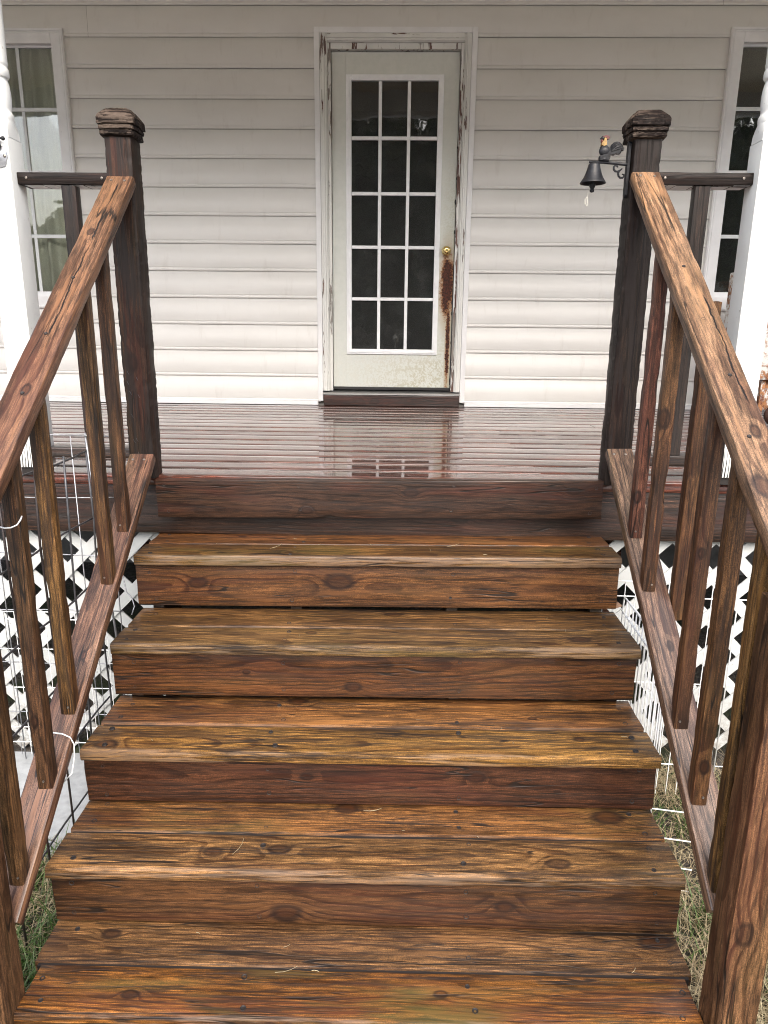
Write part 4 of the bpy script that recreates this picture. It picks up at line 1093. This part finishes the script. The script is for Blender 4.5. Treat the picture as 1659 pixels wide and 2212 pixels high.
# white folding pen on the right, three panels meeting at the corner
pen = thing('wire_pen', (1.1, -.2, -1.18), 'white coated wire pen folded beside the right of the steps', 'wire pen')
def pen_panel(p, q, zt, zb, nv, mids, rr=.0024, rv=.0017):
    p = Vector(p); q = Vector(q); d = (q - p); nn = Vector((d.y, -d.x, 0)).normalized() * .0036
    # frame with rounded top corners
    L = d.length; u = d / L
    pts = [Vector((p.x, p.y, zb)), Vector((p.x, p.y, zt - .02))]
    for a in (30, 60, 90): pts.append(Vector((p.x, p.y, zt - .02)) + u * (.02 - .02 * math.cos(math.radians(a))) + Vector((0, 0, .02 * math.sin(math.radians(a)))))
    for a in (90, 60, 30, 0): pts.append(Vector((q.x, q.y, zt - .02)) - u * (.02 - .02 * math.cos(math.radians(a))) + Vector((0, 0, .02 * math.sin(math.radians(a)))))
    pts.append(Vector((q.x, q.y, zb)))
    b = B(); b.tube(pts, rr, 8); b.make('frame', WHITEWIRE, pen, None, True)
    for zv in mids:
        b = B(); b.tube([Vector((p.x, p.y, zv)) + nn * 1.2, Vector((q.x, q.y, zv)) + nn * 1.2], .0022, 6); b.make('wire', WHITEWIRE, pen)
    for k in range(1, nv):
        c = p + d * k / nv
        b = B(); b.tube([Vector((c.x, c.y, zb)), Vector((c.x, c.y, zt - .001))], rv, 6); b.make('wire', WHITEWIRE, pen)
pen_panel((.80, -.16, 0), (1.247, -.18, 0), -.318, -1.16, 12, (-.372, -.70, -1.03))
pen_panel((1.262, -.18, 0), (1.75, -.20, 0), -.318, -1.16, 13, (-.372, -.70, -1.03))
pen_panel((.872, -.17, 0), (.862, -.62, 0), -.372, -1.16, 12, (-.425, -.75), .0030, .0020)
pen_panel((.885, -.17, 0), (.878, -.60, 0), -.385, -1.16, 12, (-.438, -.77), .0030, .0020)
b = B()
for zv in (-.80, -.9, -1.0, -1.08):
    b.tube([(.70, -.64 - .06 * (zv + .8), zv - .06), (1.0, -.66, zv - .08)], .0020, 6)
b.make('wire', WHITEWIRE, pen)
# dry leaf caught at the end of the second tread
lf = B(); lf.add([(.818, -.205, -.390), (.832, -.222, -.396), (.850, -.216, -.392), (.862, -.196, -.398), (.845, -.186, -.386), (.828, -.190, -.392), (.840, -.203, -.382)], [(0, 1, 6), (1, 2, 6), (2, 3, 6), (3, 4, 6), (4, 5, 6), (5, 0, 6)])
o = lf.make('dead_leaf', simple('dead_leaf', (.22, .13, .08), .7), None); sm = o.modifiers.new('thick', 'SOLIDIFY'); sm.thickness = .0012
tag(o, 'dry brown leaf caught at the right end of the second tread', 'leaf')
# twisted white wire ties on the left railing
def tie(pts, label):
    t = B(); t.tube(pts, .0019, 7); o = t.make('wire_tie', WHITEWIRE, None, None, True); tag(o, label, 'wire tie')
yq = -.946
tie([(-.888, -.935, .102), (-.874, -.955, .094), (-.862, -.968, .085), (-.850, -.9695, .078), (-.836, -.9695, .074), (-.822, -.9675, .075), (-.8105, -.962, .080), (-.8085, -.948, .088), (-.811, -.935, .094)], 'white wire tie looped round the fourth left baluster at mid height')
tie([(-.840, -.86, -.528), (-.822, -.846, -.540), (-.806, -.838, -.555), (-.7975, -.838, -.575), (-.7965, -.845, -.610), (-.80, -.86, -.650), (-.82, -.87, -.672)], 'white wire tie looped over the edge of the left lower rail')
# ------------------------------------------------------------------ PAVER on the left
b = B(); b.box(-1.75, -.80, -.60, -.015, -1.235, -1.150, .008)
o = b.make('concrete_paver', SLAB, None, None, True, 35); tag(o, 'pale grey concrete slab on the ground left of the steps', 'slab')
# ------------------------------------------------------------------ RUSTY CABINET on the porch at the right
cab = thing('rusty_cabinet', (2.4, 1.75, 0), 'rusty white enamel metal cabinet on the porch behind the right white post', 'cabinet')
b = B(); b.box(2.02, 2.75, 1.50, 2.0, .285, .86, .012); b.box(2.015, 2.76, 1.49, 2.01, .268, .292, .004); b.make('upper_box', RUSTY, cab, None, True, 35)
b = B(); b.box(2.075, 2.70, 1.53, 1.98, .10, .266, .006); b.box(2.062, 2.088, 1.515, 1.545, .0, .266, .003); b.box(2.68, 2.71, 1.515, 1.545, .0, .266, .003); b.box(2.062, 2.088, 1.96, 1.985, .0, .266, .003); b.box(2.68, 2.71, 1.96, 1.985, .0, .266, .003); b.make('stand', RUSTY, cab, None, True, 35)
b = B(); b.ball((2.19, 1.50, .075), (.10, .04, .07), 16, 10); b.make('drip_pan', simple('rust_brown', (.055, .022, .015), .7, var=.4), cab, None, True)

# ------------------------------------------------------------------ GRASS
def blades(name, mat, n, region, hmin, hmax, wid, lean, label, seed):
    rng = np.random.default_rng(seed); vs = []; fs = []
    k = 0
    while k < n:
        x, y, dens = region(rng)
        if rng.random() > dens: continue
        k += 1
        h = rng.uniform(hmin, hmax); a = rng.uniform(0, 2 * PI); l = rng.uniform(.2, 1.) * lean * h; z0 = -1.192
        dx, dy = math.cos(a), math.sin(a); px, py = -dy * wid * .5, dx * wid * .5
        base = len(vs); droop = rng.uniform(.2, 1.)
        for t, wk in ((0, 1.), (.4, .9), (.75, .6), (1., .05)):
            zz = z0 + h * (t - droop * .45 * t * t * min(1.5, lean)); off = l * t * t
            vs.append((x + dx * off + px * wk, y + dy * off + py * wk, zz)); vs.append((x + dx * off - px * wk, y + dy * off - py * wk, zz))
        for j in range(3): fs.append((base + 2 * j, base + 2 * j + 1, base + 2 * j + 3, base + 2 * j + 2))
    me = bpy.data.meshes.new(name); me.from_pydata(vs, [], fs)
    o = part(name, me, mat); tag(o, label, None, None, 'stuff')
def clump(x, y, s): return .5 + .5 * mnoise.noise(Vector((x * 4.3 + s, y * 4.3, s)))
def reg_green(r):
    sx = r.random()
    if sx < .5:
        x = r.uniform(-1.9, -.72); y = r.uniform(-1.9, -.55)
        return x, y, max(.15, clump(x, y, 3.) * 1.4)
    x = r.uniform(.72, 1.9); y = r.uniform(-1.9, -.02)
    return x, y, max(0., clump(x, y, 7.) * 1.5 - .55)
def reg_straw(r):
    if r.random() < .25:
        x = r.uniform(-1.7, -.7); y = r.uniform(-1.7, -.55); return x, y, clump(x, y, 13.)
    x = r.uniform(.70, 1.5); y = r.uniform(-1.7, -.02)
    return x, y, max(.0, clump(x, y, 1.) * 1.35 - .25)
blades('grass', GRASS, 15000, reg_green, .05, .15, .0042, .9, 'green grass growing beside the steps', 2)
blades('dry_grass', STRAW, 15000, reg_straw, .04, .14, .0028, 1.5, 'dry straw coloured grass lying beside the steps', 3)

def debris():
    rng = np.random.default_rng(4); vs = []; fs = []
    for k in range(26):
        i = int(rng.integers(0, 5)); x = rng.uniform(-.78, .78); y = Y[i] + rng.uniform(.02, .25); z = Z[i] + TILT * x + .0015 - (.003 if i == 2 else 0)
        a = rng.uniform(0, PI); L = rng.uniform(.003, .010) if k % 4 else rng.uniform(.015, .035); wd = .0007 if k % 4 else .0006; b0 = len(vs)
        for t in (-1, -.3, .4, 1):
            cx, cy = x + L * t * math.cos(a) - .2 * L * t * t * math.sin(a), y + L * t * math.sin(a) + .2 * L * t * t * math.cos(a)
            vs.append((cx - wd * math.sin(a), cy + wd * math.cos(a), z)); vs.append((cx + wd * math.sin(a), cy - wd * math.cos(a), z + .0004)); vs.append((cx, cy, z + .0012))
        for j in range(3):
            for m in range(3): fs.append((b0 + 3 * j + m, b0 + 3 * j + (m + 1) % 3, b0 + 3 * j + 3 + (m + 1) % 3, b0 + 3 * j + 3 + m))
    me = bpy.data.meshes.new('chaff'); me.from_pydata(vs, [], fs); o = part('grass_clippings', me, STRAW)
    tag(o, 'small dry grass clippings scattered on the wet treads', None, None, 'stuff')
debris()
# ------------------------------------------------------------------ WOODS across the yard, behind the photographer
def woods():
    rng = np.random.default_rng(8); V = []; Fc = []
    spots = []
    for k in range(210):
        x = rng.uniform(-36, 34); y = rng.uniform(-46, -33)
        if x < -13: spots.append((x, y, rng.uniform(6.6, 8.0) + (x + 24) * .16)); continue
        spots.append((x, y, rng.uniform(12.2, 15.0)))
    spots += [(-2.5, -36, 11.8), (.6, -35, 11.4), (3.2, -37, 12.2), (-5.5, -36, 12.), (6.2, -36, 11.8), (1.8, -40, 13.), (-1., -41, 13.2), (4.6, -42, 13.4)]
    vs = []; fs = []
    for (x, y, h) in spots:
        for k in range(1000):
            u = rng.random(); zz = -1 + h * (.10 + .9 * u); rad = h * .27 * math.sin(PI * (.14 + .84 * u)) * (.55 + .45 * rng.random())
            a = rng.uniform(0, 2 * PI); q = Vector((x + rad * math.cos(a) * rng.uniform(.5, 1.), y + rad * math.sin(a), zz))
            s = rng.uniform(.18, .5) * (1.15 - .55 * u); n1 = Vector(rng.normal(size=3)).normalized(); n2 = n1.orthogonal().normalized() * s; n3 = n1.cross(n2)
            b = len(vs); vs += [tuple(q - n2), tuple(q + n3 * .6), tuple(q + n2), tuple(q - n3 * .6)]; fs.append((b, b + 1, b + 2, b + 3))
    me = bpy.data.meshes.new('woods'); me.from_pydata(vs, [], fs); o = part('woods', me, LEAF)
    tag(o, 'dark leafy woods across the yard, reflected in the door glass', None, None, 'stuff')
    b = B()
    for (x, y, h) in spots: b.tube([(x, y, -1.25), (x + .1, y, h * .35), (x, y, h * .75)], [.22, .16, .05], 7)
    o = b.make('woods_trunks', BARK); tag(o, 'trunks of the woods across the yard', None, None, 'stuff')
woods()
